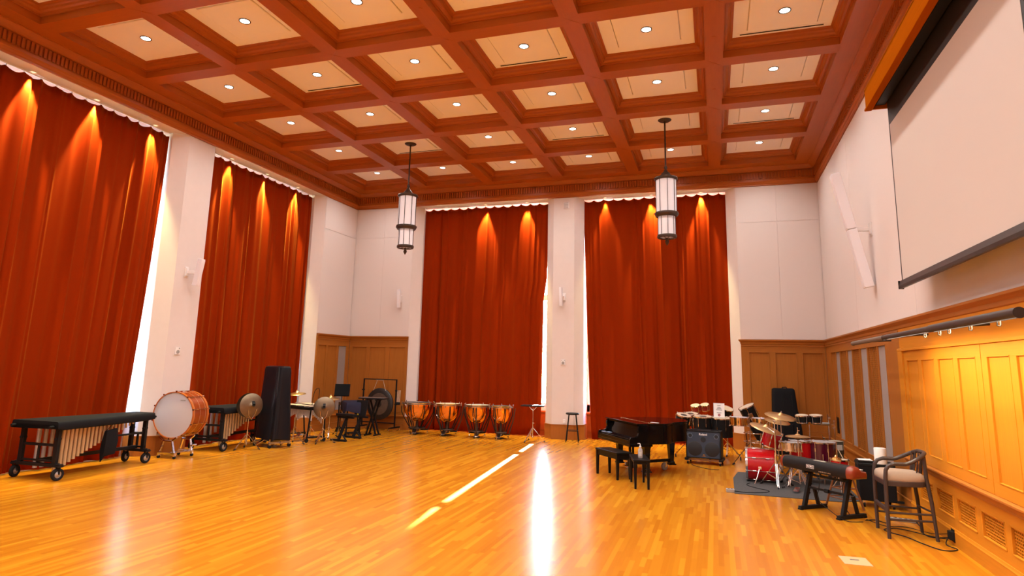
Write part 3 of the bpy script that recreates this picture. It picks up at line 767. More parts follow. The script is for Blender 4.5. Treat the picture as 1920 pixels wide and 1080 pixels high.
mb = MB(T0); mb.b(xb-.014, xb+.014, 5.75, 9.66, zb-.020, zb-.012); mb.build('lamp_strip', 'led_bar', t)
for y in (5.95, 7.72, 9.72, 11.6): MB(T0).cyl((xb, y, zb+.01), (R-.05, y, zb+.05), .012, n=8).build('arm', 'barmetal', t)
for y in (6.05, 6.65, 7.2, 7.48, 7.95):
    MB(T0).tube([(xb+.0, y, zb-.03), (xb-.012, y, zb-.05), (xb-.012, y, zb-.075), (xb+.006, y, zb-.08), (xb+.012, y, zb-.06), (xb+.01, y, zb-.035)], .006, 6).build('hook', 'barmetal', t)
for k in range(4):
    ld = bpy.data.lights.new('bar_lamp', 'AREA'); ld.shape = 'RECTANGLE'; ld.size = .95; ld.size_y = .03; ld.energy = LAMP_BAR*(.55, 1, 1, .9)[k]; ld.color = (1, .78, .45); ld.spread = math.radians(150)
    lo = bpy.data.objects.new('bar_lamp', ld); COL.objects.link(lo); lo.parent = t
    lo.location = Vector((xb+.002, 6.2+k*.98, zb-.040))-o0; lo.rotation_euler = Vector((.42, 0, -1)).to_track_quat('-Z', 'Y').to_euler()
# ================================================================== PERCUSSION ON THE LEFT
def wheel(t, p, r=.085, w=.05, ang=0, hub='steelwheel'):
    """pneumatic caster: tyre, hub, fork"""
    px, py = p; a = Vector((math.cos(ang), math.sin(ang), 0))
    c = Vector((px, py, r)); T = axisT(c, a)
    mb = MB()
    for s in (-1, 1):
        q = c + a*(s*w*.68); mb.bar(q, q+Vector((0, 0, r*1.25)), .012, .03, upv=a)
    mb.box((px, py, r*2.28), (w*1.9, w*1.9, .02)); mb.cyl((px, py, r*2.2), (px, py, r*2.75), .016, n=10)
    fk = mb.build('caster_fork', 'black', t)
    MB().lathe([(r*.55, -w*.42), (r*.8, -w*.5), (r*.95, -w*.38), (r, 0), (r*.95, w*.38), (r*.8, w*.5), (r*.55, w*.42), (r*.55, -w*.42)], 20, T, cap=False).build('caster_tyre', 'rubber', fk, True)
    MB().lathe([(.012, -w*.55), (r*.2, -w*.5), (r*.5, -w*.25), (r*.58, -w*.3), (r*.58, w*.3), (r*.5, w*.25), (r*.2, w*.5), (.012, w*.55)], 14, T).build('caster_hub', hub, fk, True)
def marimba(name, label, loc, rz, Lg=1.97, wl=.95, wh=.5, ntub=20, pouch=True, cover='blackcloth'):
    """low end at local y=0, high end at y=Lg, audience side +x"""
    t = thing(name, label, 'mallet instrument', loc, rz)
    fx = lambda y, s: s*(wl+(wh-wl)*y/Lg)/2
    # draped cover with a skirt
    top = []; steps = 12; loops = []
    def outline(gro, z, wav=0):
        pts = []
        ys = [-.13+(Lg+.24)*i/steps for i in range(steps+1)]
        for i, y in enumerate(ys): pts.append((fx(y, 1)+gro+wav*math.sin(i*2.1)*.012, y, z-.02*abs(math.sin(i*1.3))*wav))
        for i, y in enumerate(reversed(ys)): pts.append((fx(y, -1)-gro-wav*math.sin(i*1.7)*.012, y, z-.02*abs(math.sin(i*1.1))*wav))
        return pts
    mb = MB(); mb.loft([outline(-.02, .955), outline(.005, .95), outline(.02, .935), outline(.027, .90), outline(.035, .845, 1), outline(.03, .835, 1), outline(.01, .90)]); mb.build('cover', cover, t, True)
    # end frames
    for y, tall in ((.0, 1), (Lg, 1)):
        xl, xr = fx(y, -1), fx(y, 1)
        mb = MB(); mb.b(xl-.06, xr+.06, y-.04, y+.04, .215, .265); mb.build('base_bar', 'black', t, bevel=.004)
        for s in (xl+.09, xr-.09):
            mb = MB(); mb.b(s-.04, s+.04, y-.028, y+.028, .26, .86); mb.build('post', 'black', t, bevel=.004)
            mb = MB(); mb.cyl((s, y-.05, .66), (s, y+.05, .66), .024, n=10); mb.build('knob', 'rubber', t)
        mb = MB(); mb.b(xl+.05, xr-.05, y-.02, y+.02, .54, .58); mb.b(xl+.05, xr-.05, y-.02, y+.02, .29, .32); mb.build('cross_bar', 'black', t)
        mb = MB(); mb.cyl((0, y, .28), (0, y, .56), .022, n=10); mb.build('centre_post', 'black', t)
        for s in (xl, xr): wheel(t, (s, y), .102, .06, .25 if s < 0 else -.1)
    mb = MB(); mb.bar((0, 0, .30), (0, Lg, .30), .05, .06); mb.build('spine', 'black', t)
    for s in (-1, 1):
        mb = MB(); mb.bar((fx(0, s)-s*.05, 0, .84), (fx(Lg, s)-s*.05, Lg, .84), .05, .07); mb.build('side_rail', 'black', t)
    mb = MB(); mb.bar((fx(Lg*.55, 1)-.14, Lg*.5, .58), (fx(Lg, 1)-.1, Lg, .58), .03, .035); mb.build('brace', 'black', t)
    # handles at the ends
    for y, s in ((-.14, -1), (Lg+.14, 1)):
        for x in (fx(min(max(y, 0), Lg), -1)+.04, fx(min(max(y, 0), Lg), 1)-.06): mb = MB(); mb.cyl((x, y-.06, .87), (x, y+.06, .87), .022, n=10); mb.build('handle', 'rubber', t, True)
    # resonator tubes: front bank then rear bank
    for bank, s in ((0, 1), (1, -1)):
        n_ = ntub if bank == 0 else int(ntub*.7)
        for i in range(n_):
            f = i/(n_-1); y = .07+(Lg*.8)*f if bank == 0 else .2+(Lg*.75)*f
            r = .034-.016*f; x = fx(y, s)*.66
            zb_ = .27+.50*f**.8 if bank == 0 else .12+.62*f**.7
            if bank == 1 and f < .12: zb_ = .13
            MB().cyl((x, y, max(.10, zb_-.16*(1-f)*(bank == 0))), (x, y, .83), r, n=10, caps=True).build('resonator', 'gold' if bank == 0 else 'silver', t, True)
    if pouch:
        y = Lg*.53; x = fx(y, 1)-.03
        mb = MB(); mb.loft([[(x-.02, y-.10, .70), (x+.03, y-.10, .70), (x+.03, y+.12, .74), (x-.02, y+.12, .74)], [(x-.05, y-.12, .5), (x+.05, y-.12, .5), (x+.05, y+.14, .52), (x-.05, y+.14, .52)], [(x-.05, y-.13, .33), (x+.05, y-.13, .33), (x+.05, y+.10, .29), (x-.05, y+.10, .29)], [(x-.01, y-.14, .17), (x+.01, y-.14, .17), (x+.02, y-.08, .26), (x-.02, y-.08, .26)]]); mb.build('mallet_pouch', 'blackcloth', t, True)
        MB().tube([(x, y-.1, .70), (x, y+.02, .80), (x, y+.1, .86)], .006, 5).build('pouch_strap', 'blackcloth', t)
    return t
marimba('covered_marimba', 'large marimba under a black cover on air-filled wheels, nearest the camera', (-10.865, 8.04, 0), math.radians(1.5))
marimba('covered_marimba', 'marimba under a black cover partly hidden behind the bass drum', (-10.97, 11.93, 0), math.radians(1.0), Lg=1.75, wl=.88, wh=.38, ntub=15, pouch=False)

# ---- concert bass drum on its cradle
def drum_shell(t, T, r, h, mat, hoopmat, headmat, lugs=8, hoop_w=.03, rods='chrome', both=True, lug_r=.012, rod_r=.005):
    """axis along local z from 0 (bottom) to h (top); head at both ends"""
    sh = MB().lathe([(r, hoop_w*.5), (r, h-hoop_w*.5)], 36, T, cap=False).build('shell', mat, t, True)
    for z0 in ((0, h-hoop_w) if both else (h-hoop_w,)):
        MB().lathe([(r-.004, z0), (r+.014, z0), (r+.014, z0+hoop_w), (r-.004, z0+hoop_w), (r-.004, z0)], 36, T, cap=False).build('hoop', hoopmat, t, True)
    MB().lathe([(r-.002, h-hoop_w*.35), (r-.02, h-hoop_w*.3), (.001, h-hoop_w*.3)], 36, T, cap=False).build('drum_head', headmat, t, True)
    if both: MB().lathe([(r-.002, hoop_w*.35), (.001, hoop_w*.35)], 36, T, cap=False).build('drum_head', headmat, t, True)
    for i in range(lugs):
        a = 2*PI*(i+.4)/lugs; c, s = math.cos(a), math.sin(a); R_ = r+.02
        mb = MB(T); mb.cyl((R_*c, R_*s, h-.002), (R_*c, R_*s, hoop_w*.2 if both else h*.35), rod_r, n=6)
        for zz in ((h*.28, h*.72) if both and h > .2 else (h*.5,)):
            mb.cyl((R_*c*.985, R_*s*.985, zz-.03), (R_*c*.985, R_*s*.985, zz+.03), lug_r, n=8)
        for zz in ((h, 0) if both else (h,)): mb.box((R_*c, R_*s, zz), (.03, .03, .016))
        mb.build('tension_rod', rods, sh)
t = thing('concert_bass_drum', 'big mahogany concert bass drum with white head facing the camera', 'drum', (-10.73, 10.63, 0), 0)
T = Matrix.Translation((0, 0, .872)) @ Euler((0, 0, math.radians(7))).to_matrix().to_4x4() @ axisT((0, .50, 0), (0, -1, 0))
drum_shell(t, T, .46, .50, 'drumwood', 'drumhoop', 'head_white', 10, .05, 'chrome', True, .014, .006)
for z_ in (.09, .26, .43): MB(T).lathe([(.4615, z_-.004), (.4625, z_), (.4615, z_+.004)], 36, cap=False).build('inlay_line', 'gold', t, True)
mb = MB(T); mb.box((.20, .30, .4925), (.12, .02, .001)); mb.build('head_mark', 'grey_plastic', t)
t = thing('bass_drum_cradle', 'chrome cradle stand with casters under the big bass drum', 'stand', (-10.78, 10.9, 0))
for y, w in ((-.27, .2), (.22, .17)):
    mb = MB(); mb.bar((-w*.62, y, .35), (w*.62, y, .35), .05, .03); mb.bar((-w*.6, y, .36), (-w*1.15, y, .43), .05, .03); mb.bar((w*.6, y, .36), (w*1.15, y, .43), .05, .03)
    mb.build('saddle', 'chrome', t, bevel=.004)
    for s in (-1, 1):
        mb = MB(); mb.bar((s*w*.55, y, .35), (s*w*.95, y, .10), .045, .025); mb.build('cradle_leg', 'chrome', t, bevel=.004)
    mb = MB(); mb.b(-w*1.1, w*1.1, y-.025, y+.025, .085, .125); mb.build('foot_bar', 'chrome', t, bevel=.004)
    for s in (-1, 1):
        mb = MB(); mb.cyl((s*w*1.02, y-.015, .032), (s*w*1.02, y+.015, .032), .032, n=14); mb.build('caster', 'rubber', t, True)
        mb = MB(); mb.b(s*w*1.02-.02, s*w*1.02+.02, y-.022, y+.022, .05, .088); mb.build('caster_fork', 'chrome', t)
mb = MB(); mb.cyl((0, -.27, .105), (0, .22, .105), .014, n=8); mb.cyl((.08, -.27, .105), (.10, .22, .105), .010, n=8); mb.build('spreader', 'chrome', t, True)
mb = MB(); mb.bar((.10, .28, .20), (.34, .10, .26), .08, .02); mb.bar((.08, .24, .12), (.12, .28, .22), .03); mb.build('pedal', 'chrome', t, bevel=.004)

# ---- tripod stands
def tripod(t, base, h, spread=.28, hub=.26, mat='chrome', pole=.011, leg=.008, a0=.3, double=True, feet=True, nleg=3):
    bx, by = base
    mb = MB(); mb.cyl((bx, by, .10), (bx, by, h*.55), pole*1.25, n=10); mb.cyl((bx, by, h*.5), (bx, by, h), pole*.85, n=10)
    mb.cyl((bx, by, hub-.02), (bx, by, hub+.035), pole*2, n=10); mb.cyl((bx, by, h*.55-.02), (bx, by, h*.55+.02), pole*1.9, n=10); mb.bar((bx, by, h*.55), (bx+.04, by, h*.55), .012)
    mb.build('pole', mat, t, True)
    for k in range(nleg):
        a = a0+2*PI*k/nleg; c, s = math.cos(a), math.sin(a); nx, ny = -s*.012, c*.012
        for q in ((-1, 1) if double else (0,)):
            mb = MB(); mb.bar((bx+c*.02+nx*q, by+s*.02+ny*q, hub), (bx+c*spread+nx*q, by+s*spread+ny*q, .022), .014 if double else .018, .006 if double else .012)
            mb.bar((bx+nx*q, by+ny*q, .12), (bx+c*spread*.55+nx*q, by+s*spread*.55+ny*q, hub*.50), .012, .005); mb.build('leg', mat, t)
        if feet:
            mb = MB(); mb.cyl((bx+c*(spread-.03), by+s*(spread-.03), .035), (bx+c*(spread+.022), by+s*(spread+.022), .012), .018, .014, n=8); mb.build('rubber_foot', 'rubber', t, True)
def cymbal_mb(r, T, bell=.22, bow=.045):
    return MB().lathe([(r, 0), (r*.9, bow*.35), (r*.6, bow*.72), (r*.3, bow), (r*bell, bow*1.12), (r*bell*.7, bow*1.75), (r*bell*.35, bow*2.1), (.007, bow*2.2), (.007, bow*2.2-.003), (r*bell*.7, bow*1.75-.003), (r*.3, bow-.003), (r*.9, bow*.35-.003), (r, -.002), (r, 0)], 40, T, cap=False)
def cymbal_on_stand(label, base, h, r, tilt, mat, a0=.3, spread=.27, rz=0, group='cymbals on stands', boom=None):
    t = thing('cymbal_stand', 'chrome tripod stand under the '+label, 'stand', (base[0], base[1], 0), 0, 'cymbal stands')
    tripod(t, (0, 0), h-.02, spread, .28, a0=a0)
    c = thing('suspended_cymbal', label, 'cymbal', (base[0], base[1], h), 0, group)
    T = Euler((tilt, 0, rz), 'ZYX').to_matrix().to_4x4() if False else (Matrix.Rotation(rz, 4, 'Z') @ Matrix.Rotation(tilt, 4, 'X'))
    cymbal_mb(r, T).build('plate', mat, c, True)
    mb = MB(T); mb.cyl((0, 0, .075), (0, 0, .13), .006, n=8); mb.cyl((0, 0, .095), (0, 0, .118), .016, n=10); mb.build('wing_nut', 'chrome', c)
    mb = MB(); mb.cyl((0, 0, -.03), (0, 0, .03), .012, n=8); mb.build('tilter', 'black', c)
    return c
# pair of hand cymbals in a cradle stand
def crash_pair(label, base, zc, r, ang, gap, a0, s2):
    t = thing('cymbal_cradle_stand', 'chrome tripod cradle holding '+s2, 'stand', (base[0], base[1], 0), 0, 'hand cymbal stands')
    tripod(t, (0, 0), zc-r-.02, .30, .34, a0=a0)
    d = Vector((math.cos(ang), math.sin(ang), 0)); e = Vector((-d.y, d.x, 0))
    mb = MB(); mb.bar(-d*.16+Vector((0, 0, zc-r-.03)), d*.16+Vector((0, 0, zc-r-.03)), .02, .014)
    for s in (-1, 1):
        for w in (-.07, .07): mb.tube([d*(s*.15)+Vector((0, 0, zc-r-.03)), d*(s*.13)+e*w+Vector((0, 0, zc-r+.06)), d*(s*.17)+e*w*1.4+Vector((0, 0, zc-r+.2))], .006, 6)
    mb.build('cradle', 'chrome', t)
    for k, s in enumerate((-1, 1)):
        c = thing('hand_cymbal', '%s, %s plate' % (label, ('left-hand', 'right-hand')[k]), 'cymbal', (base[0]+d.x*s*gap, base[1]+d.y*s*gap, zc), 0, 'pairs of hand cymbals')
        dd = (d*s + Vector((0, 0, .06)))
        T = axisT((0, 0, 0), dd)
        cymbal_mb(r, T).build('plate', 'brass_dull', c, True)
        mb = MB(T); mb.loft([[(-.025, -.012, .09), (.025, -.012, .09), (.025, .012, .09), (-.025, .012, .09)], [(-.03, -.02, .11), (.03, -.02, .11), (.03, .04, .13), (-.03, .04, .13)], [(-.03, .09, .10), (.03, .09, .10), (.03, .1, .08), (-.03, .1, .08)]]); mb.build('strap', 'black', c, True)
crash_pair('dull bronze hand cymbal hanging before the covered marimba by the bass drum', (-10.34, 12.45), .99, .275, math.radians(-25), .085, 2.4, 'two hand cymbals in front of the tall covered chimes')
crash_pair('dull bronze hand cymbal facing the room beside the vibraphone', (-9.50, 14.20), .88, .265, math.radians(-58), .07, .6, 'two hand cymbals beside the vibraphone')

# ---- tubular chimes under a tall black cover
t = thing('covered_tubular_chimes', 'tall tubular chimes hidden under a glossy black cover', 'covered instrument', (-10.19, 13.16, 0), math.radians(-22))
lo = []
rr = random.Random(5)
for z, w, d, wave in ((1.90, .30, .06, 0), (1.895, .345, .12, 0), (1.87, .385, .16, .2), (1.80, .405, .17, .5), (1.6, .41, .175, 1), (1.3, .425, .19, 1.3), (.9, .45, .215, 1.6), (.5, .475, .24, 2), (.22, .50, .26, 2.4), (.19, .50, .26, 2.5)):
    l = []; N = 64
    for i in range(N):
        a = 2*PI*i/N; c, s = math.cos(a), math.sin(a)
        x = w*math.copysign(abs(c)**.35, c); y = d*math.copysign(abs(s)**.45, s)
        k = 1+wave*.022*math.sin(5*a+.8)*math.sin(2.3*a)+wave*.012*math.sin(11*a)
        dip = -.05*math.exp(-(x/.16)**2)*(y < 0)*(-1)*min(1, max(0, (1.9-z)*2.5))*max(0, 1-(1.9-z)/1.6)
        l.append((x*k, y*k+dip, z-(.012*wave*math.sin(4*a) if z < .3 else 0)))
    lo.append(l)
mb = MB(); mb.loft(lo); mb.build('cover', 'vinyl', t, True)
mb = MB(); mb.b(-.44, .44, -.03, .03, .10, .15); mb.b(-.36, -.30, -.27, .27, .10, .14); mb.b(.30, .36, -.27, .27, .10, .14); mb.build('base_frame', 'steel', t)
for x in (-.33, .33):
    for y in (-.25, .25):
        mb = MB(); mb.cyl((x-.014, y, .045), (x+.014, y, .045), .045, n=14); mb.build('caster', 'rubber', t, True)
        mb = MB(); mb.b(x-.022, x+.022, y-.025, y+.025, .07, .11); mb.cyl((x, y, .1), (x, y, .2), .016, n=8); mb.build('caster_fork', 'chrome', t)
mb = MB(); mb.bar((-.05, -.2, .16), (-.05, -.36, .07), .08, .02); mb.build('damper_pedal', 'chrome', t)

# ---- vibraphone (bars bare) with two boom stands in front
t = thing('vibraphone', 'vibraphone with pale bars and silver resonator tubes in an arch', 'mallet instrument', (-10.30, 14.55, 0), math.radians(-24))
# local x along the instrument (low at -x), y depth; audience side -y
Lv = 1.30; fy = lambda x, s: s*(.36-.11*(x+Lv/2)/Lv)
for s, nm in ((-1, 'front_rail'), (1, 'rear_rail')): MB().bar((-Lv/2, fy(-Lv/2, s)*.97, .835), (Lv/2, fy(Lv/2, s)*.97, .835), .035, .07).build(nm, 'black', t)
for e in (-1, 1):
    x = e*Lv/2; MB().bar((x, fy(x, -1), .835), (x, fy(x, 1), .835), .04, .07).build('end_rail', 'black', t)
    for s in (-1, 1): MB().bar((x*.93, fy(x, s)*.8, .82), (x*.86, fy(x, s)*.95, .13), .045, .03).build('leg', 'black', t)
    MB().bar((x*.86, fy(x, -1)*1.05, .12), (x*.86, fy(x, 1)*1.05, .12), .05, .04).build('base_bar', 'black', t)
    for s in (-1, 1): MB().cyl((x*.86-.015, fy(x, s), .05), (x*.86+.015, fy(x, s), .05), .05, n=14).build('caster', 'rubber', t, True)
MB().cyl((-Lv*.42, 0, .13), (Lv*.42, 0, .13), .014, n=8).build('spreader', 'steel', t)
for i in range(22):
    x = -Lv/2+.04+(Lv-.08)*i/21; f = i/21; ln = .20-.07*f
    MB().b(x-.022, x+.022, fy(x, -1)*.98, fy(x, -1)*.98+ln*1.55, .886, .90).build('bar', 'head_tan', t, bevel=.003)
for i in range(17):
    x = -Lv/2+.06+(Lv-.12)*i/16; f = i/16
    MB().b(x-.02, x+.02, .02, fy(x, 1)*.98, .905, .919).build('bar', 'head_tan', t, bevel=.003)
for i in range(22):
    x = -Lv/2+.05+(Lv-.1)*i/21; f = (i/21-.56)/.5
    zb_ = .42+.27*max(0, 1-f*f*.95) if f < 0 else .69-.20*f*f
    MB().cyl((x, fy(x, -1)*.72, zb_), (x, fy(x, -1)*.72, .82), .021, n=10).build('resonator', 'silver', t, True)
for i in range(16):
    x = -Lv/2+.07+(Lv-.14)*i/15; MB().cyl((x, .12, .46+.2*math.sin(PI*i/15)), (x, .12, .82), .020, n=8).build('resonator', 'silver', t, True)
MB().bar((.1, -.1, .16), (.1, -.42, .09), .16, .02).build('damper_pedal', 'chrome', t)
# orange wooden drum, cymbals behind the vibraphone
cymbal_on_stand('suspended cymbal of bright bronze behind the tall covered chimes', (-10.82, 14.85), 1.14, .235, math.radians(7), 'brass', .5)
cymbal_on_stand('suspended cymbal low over the right end of the vibraphone', (-10.02, 15.25), 1.02, .235, math.radians(6), 'brass', 1.1, rz=.4)
t = thing('orange_snare_drum', 'orange wooden snare drum on a stand between the covered chimes and the vibraphone', 'drum', (-10.95, 14.35, 0))
tripod(t, (0, 0), .92, .27, .28, a0=.9); drum_shell(t, Matrix.Translation((0, 0, .92)), .20, .14, 'orangewood', 'drumhoop', 'head_white', 8, .022)
def microphone_stand(label, base, a0, h, top):
    t = thing('gooseneck_stand', label, 'stand', (base[0], base[1], 0), 0, 'gooseneck stands')
    tripod(t, (0, 0), h, .30, .34, a0=a0)
    if top:
        MB().tube([(0, 0, h-.02), (0, 0, h+.22), (.01, .01, h+.45), (.035, .03, h+.60), (.075, .055, h+.67), (.12, .085, h+.68), (.135, .095, h+.63), (.13, .09, h+.42)], .008, 6).build('gooseneck', 'black', t, True)
        MB().cyl((.13, .09, h+.44), (.13, .09, h+.30), .012, .018, n=8).build('clip', 'black', t)
    return t
microphone_stand('chrome tripod stand with black curved gooseneck in front of the vibraphone', (-9.98, 14.35), .6, .66, True)
microphone_stand('chrome tripod stand before the left end of the vibraphone', (-10.02, 13.72), 2.2, .64, False)

# ---- third mallet instrument under a dark cloth, black stands, music stand
t = thing('cloth_covered_xylophone', 'xylophone half covered by a navy cloth, pale resonators showing, in the far left corner', 'mallet instrument', (-10.05, 16.35, 0), math.radians(-52))
for s in (-1, 1): MB().bar((-.62, s*.28, .82), (.82, s*.18, .82), .04, .07).build('side_rail', 'black', t)
for x, w in ((-.6, .28), (.8, .18)):
    for s in (-1, 1): MB().bar((x, s*w, .82), (x*.95, s*w, .12), .04, .03).build('leg', 'black', t)
    MB().bar((x*.95, -w*1.2, .11), (x*.95, w*1.2, .11), .05, .04).build('base_bar', 'black', t)
    for s in (-1, 1): MB().cyl((x*.95-.015, s*w*1.1, .045), (x*.95+.015, s*w*1.1, .045), .045, n=12).build('caster', 'rubber', t, True)
for i in range(17):
    x = -.58+1.1*i/16; MB().cyl((x, -.17, .32+.36*i/16), (x, -.17, .80), .022, n=8).build('resonator', 'gold', t, True)
lo = []
for z, k, wv in ((.93, .95, 0), (.925, 1.0, 0), (.88, 1.05, .3), (.78, 1.08, .8), (.66, 1.10, 1.0), (.655, 1.09, 1.0), (.88, 1.02, .3)):
    l = []
    for i in range(48):
        a = 2*PI*i/48; c, s = math.cos(a), math.sin(a)
        x = .3+.56*math.copysign(abs(c)**.4, c); y = .26*math.copysign(abs(s)**.4, s)
        q = k+wv*.045*math.sin(a*9); l.append((.3+(x-.3)*q, y*q, z-wv*.05*math.sin(a*4)))
    lo.append(l)
MB().loft(lo).build('cloth', 'navycloth', t, True)
t = thing('music_stand', 'black music stand in front of the grey fabric panel at the left corner', 'music stand', (-10.13, 15.95, 0), math.radians(25))
tripod(t, (0, 0), 1.12, .26, .22, 'black', double=False)
T = rotT((0, .0, 1.12), math.radians(-20))
mb = MB(T); mb.b(-.21, .21, -.008, .004, -.05, .30); mb.b(-.21, .21, -.07, .004, -.06, -.045); mb.build('desk', 'mattblack', t, bevel=.003)
def slant_stand(label, p, rz, topz, case):
    t = thing('slant_keyboard_stand', label, 'stand', p, rz, 'black slant stands')
    MB().box((0, -.12, .025), (.52, .07, .05)).build('foot_bar', 'black', t, bevel=.006)
    MB().bar((0, -.12, .05), (0, .14, topz-.06), .07, .05).build('column', 'black', t)
    MB().box((0, .10, topz-.03), (.55, .05, .05)).build('top_bar', 'black', t)
    MB().bar((0, .02, .14), (.22, -.10, .05), .03, .02).build('brace', 'black', t)
    if case == 2:
        MB(rotT((0, .14, topz+.2), math.radians(-14))).box((0, 0, 0), (.40, .03, .44)).build('backrest_panel', 'black', t, bevel=.01)
        MB(rotT((0, .14, topz+.2), math.radians(-14))).box((-.06, -.02, -.17), (.045, .008, .05)).build('yellow_tag', 'yellow', t)
    else:
        MB().box((0, .12, topz+.03), (.60, .16, .06)).build('shelf', 'black', t, bevel=.006)
slant_stand('black slant stand with a plain shelf beside the hand cymbals', (-9.35, 14.86, 0), math.radians(-10), .62, 1)
slant_stand('black slant stand carrying a panel with a yellow tag', (-9.38, 15.62, 0), math.radians(-10), .58, 2)
# tray table on X legs with small percussion
t = thing('crossed_leg_stand', 'black crossed-leg stand carrying a bell tray before the gong', 'stand', (-9.34, 16.36, 0), math.radians(4))
for y in (-.10, .10):
    MB().bar((-.12, y, .03), (.16, y, .98), .035, .05, upv=(0, 1, 0)).build('leg', 'black', t); MB().bar((.17, y, .03), (-.14, y, .98), .035, .05, upv=(0, 1, 0)).build('leg', 'black', t)
for x, z in ((-.12, .02), (.17, .02), (.16, .985), (-.14, .985)): MB().bar((x, -.2, z), (x, .2, z), .04, .035).build('cross_bar', 'black', t)
t = thing('bell_tray', 'tray of steel glockenspiel bars on the crossed-leg stand by the gong', 'bells', (-9.34, 16.36, 1.0), math.radians(4))
MB().b(-.40, .40, -.17, .17, .004, .03).build('tray', 'black', t, bevel=.004)
for i in range(19):
    x = -.37+.74*i/18; MB().b(x-.016, x+.016, -.15+.003*i, .15-.003*i, .034, .046).build('bar', 'steel', t, bevel=.002)

# ---- gong on its frame
t = thing('gong_stand', 'black square frame stand on chrome casters holding the gong', 'stand', (-9.80, 17.51, 0), math.radians(-5))
for s in (-1, 1):
    MB().bar((s*.59, 0, .12), (s*.59, 0, 1.53), .035, .035).build('upright', 'black', t, bevel=.003)
    MB().bar((s*.59, -.29, .12), (s*.59, .29, .12), .04, .04).build('foot', 'black', t)
    for y in (-.27, .27):
        MB().cyl((s*.59-.012, y, .042), (s*.59+.012, y, .042), .042, n=14).build('caster', 'chrome', t, True)
        MB().box((s*.59, y, .085), (.04, .05, .05)).build('caster_fork', 'chrome', t)
    for z in (.8, 1.2): MB().cyl((s*.59-s*.03, 0, z), (s*.59+s*.05, 0, z), .022, n=8).build('clamp', 'black', t)
MB().bar((-.60, 0, 1.525), (.60, 0, 1.525), .03, .03).build('top_bar', 'black', t); MB().bar((-.59, 0, .24), (.59, 0, .24), .03, .03).build('bottom_bar', 'black', t)
t = thing('gong', 'large dark gong with a paler centre hanging in its frame', 'gong', (-9.80, 17.51, .79), math.radians(-5))
T = axisT((0, 0, 0), (0, -1, 0)); Rg = .47
M['gongrim'] = plain('gong_dark_rim', (.045, .042, .042), .45, .7, noise=.3, nscale=20); M['gongmid'] = plain('gong_centre', (.17, .14, .115), .5, .8, noise=.25, nscale=25)
MB().lathe([(Rg, -.07), (Rg+.004, -.02), (Rg-.02, .0), (Rg*.69, .012)], 48, T, cap=False).build('rim', 'gongrim', t, True)
MB().lathe([(Rg*.69, .012), (Rg*.4, .02), (Rg*.22, .024)], 48, T, cap=False).build('face', 'gongmid', t, True)
MB().lathe([(Rg*.22, .024), (Rg*.16, .03), (.001, .034)], 32, T, cap=False).build('boss', 'gongrim', t, True)
MB().lathe([(Rg, -.07), (Rg*.6, -.03), (.001, -.02)], 48, T, cap=False).build('back', 'gongrim', t, True)
for s in (-1, 1): MB().tube([(s*.22, -.01, .40), (s*.10, 0, .715), (s*.09, 0, .735)], .006, 6).build('cord', 'head_tan', t)
MB().tube([(-.15, -.02, .712), (.13, -.02, .712)], .005, 6).build('cord', 'head_tan', t)
for k in range(3):
    q = thing('gong_mallet', 'pale mallet hanging on the right side of the gong frame, %s of three' % ORD[k+1], 'mallet', (-9.16+.035*k, 17.46, .80), 0, 'mallets on the gong frame')
    MB().cyl((0, 0, .05), (.01*k, 0, .42), .011, n=8).build('shaft', 'head_tan', q); MB().lathe([(.001, -.02), (.03, 0), (.035, .04), (.02, .07)], 12, cap=False).build('mallet_head', 'black', q, True)
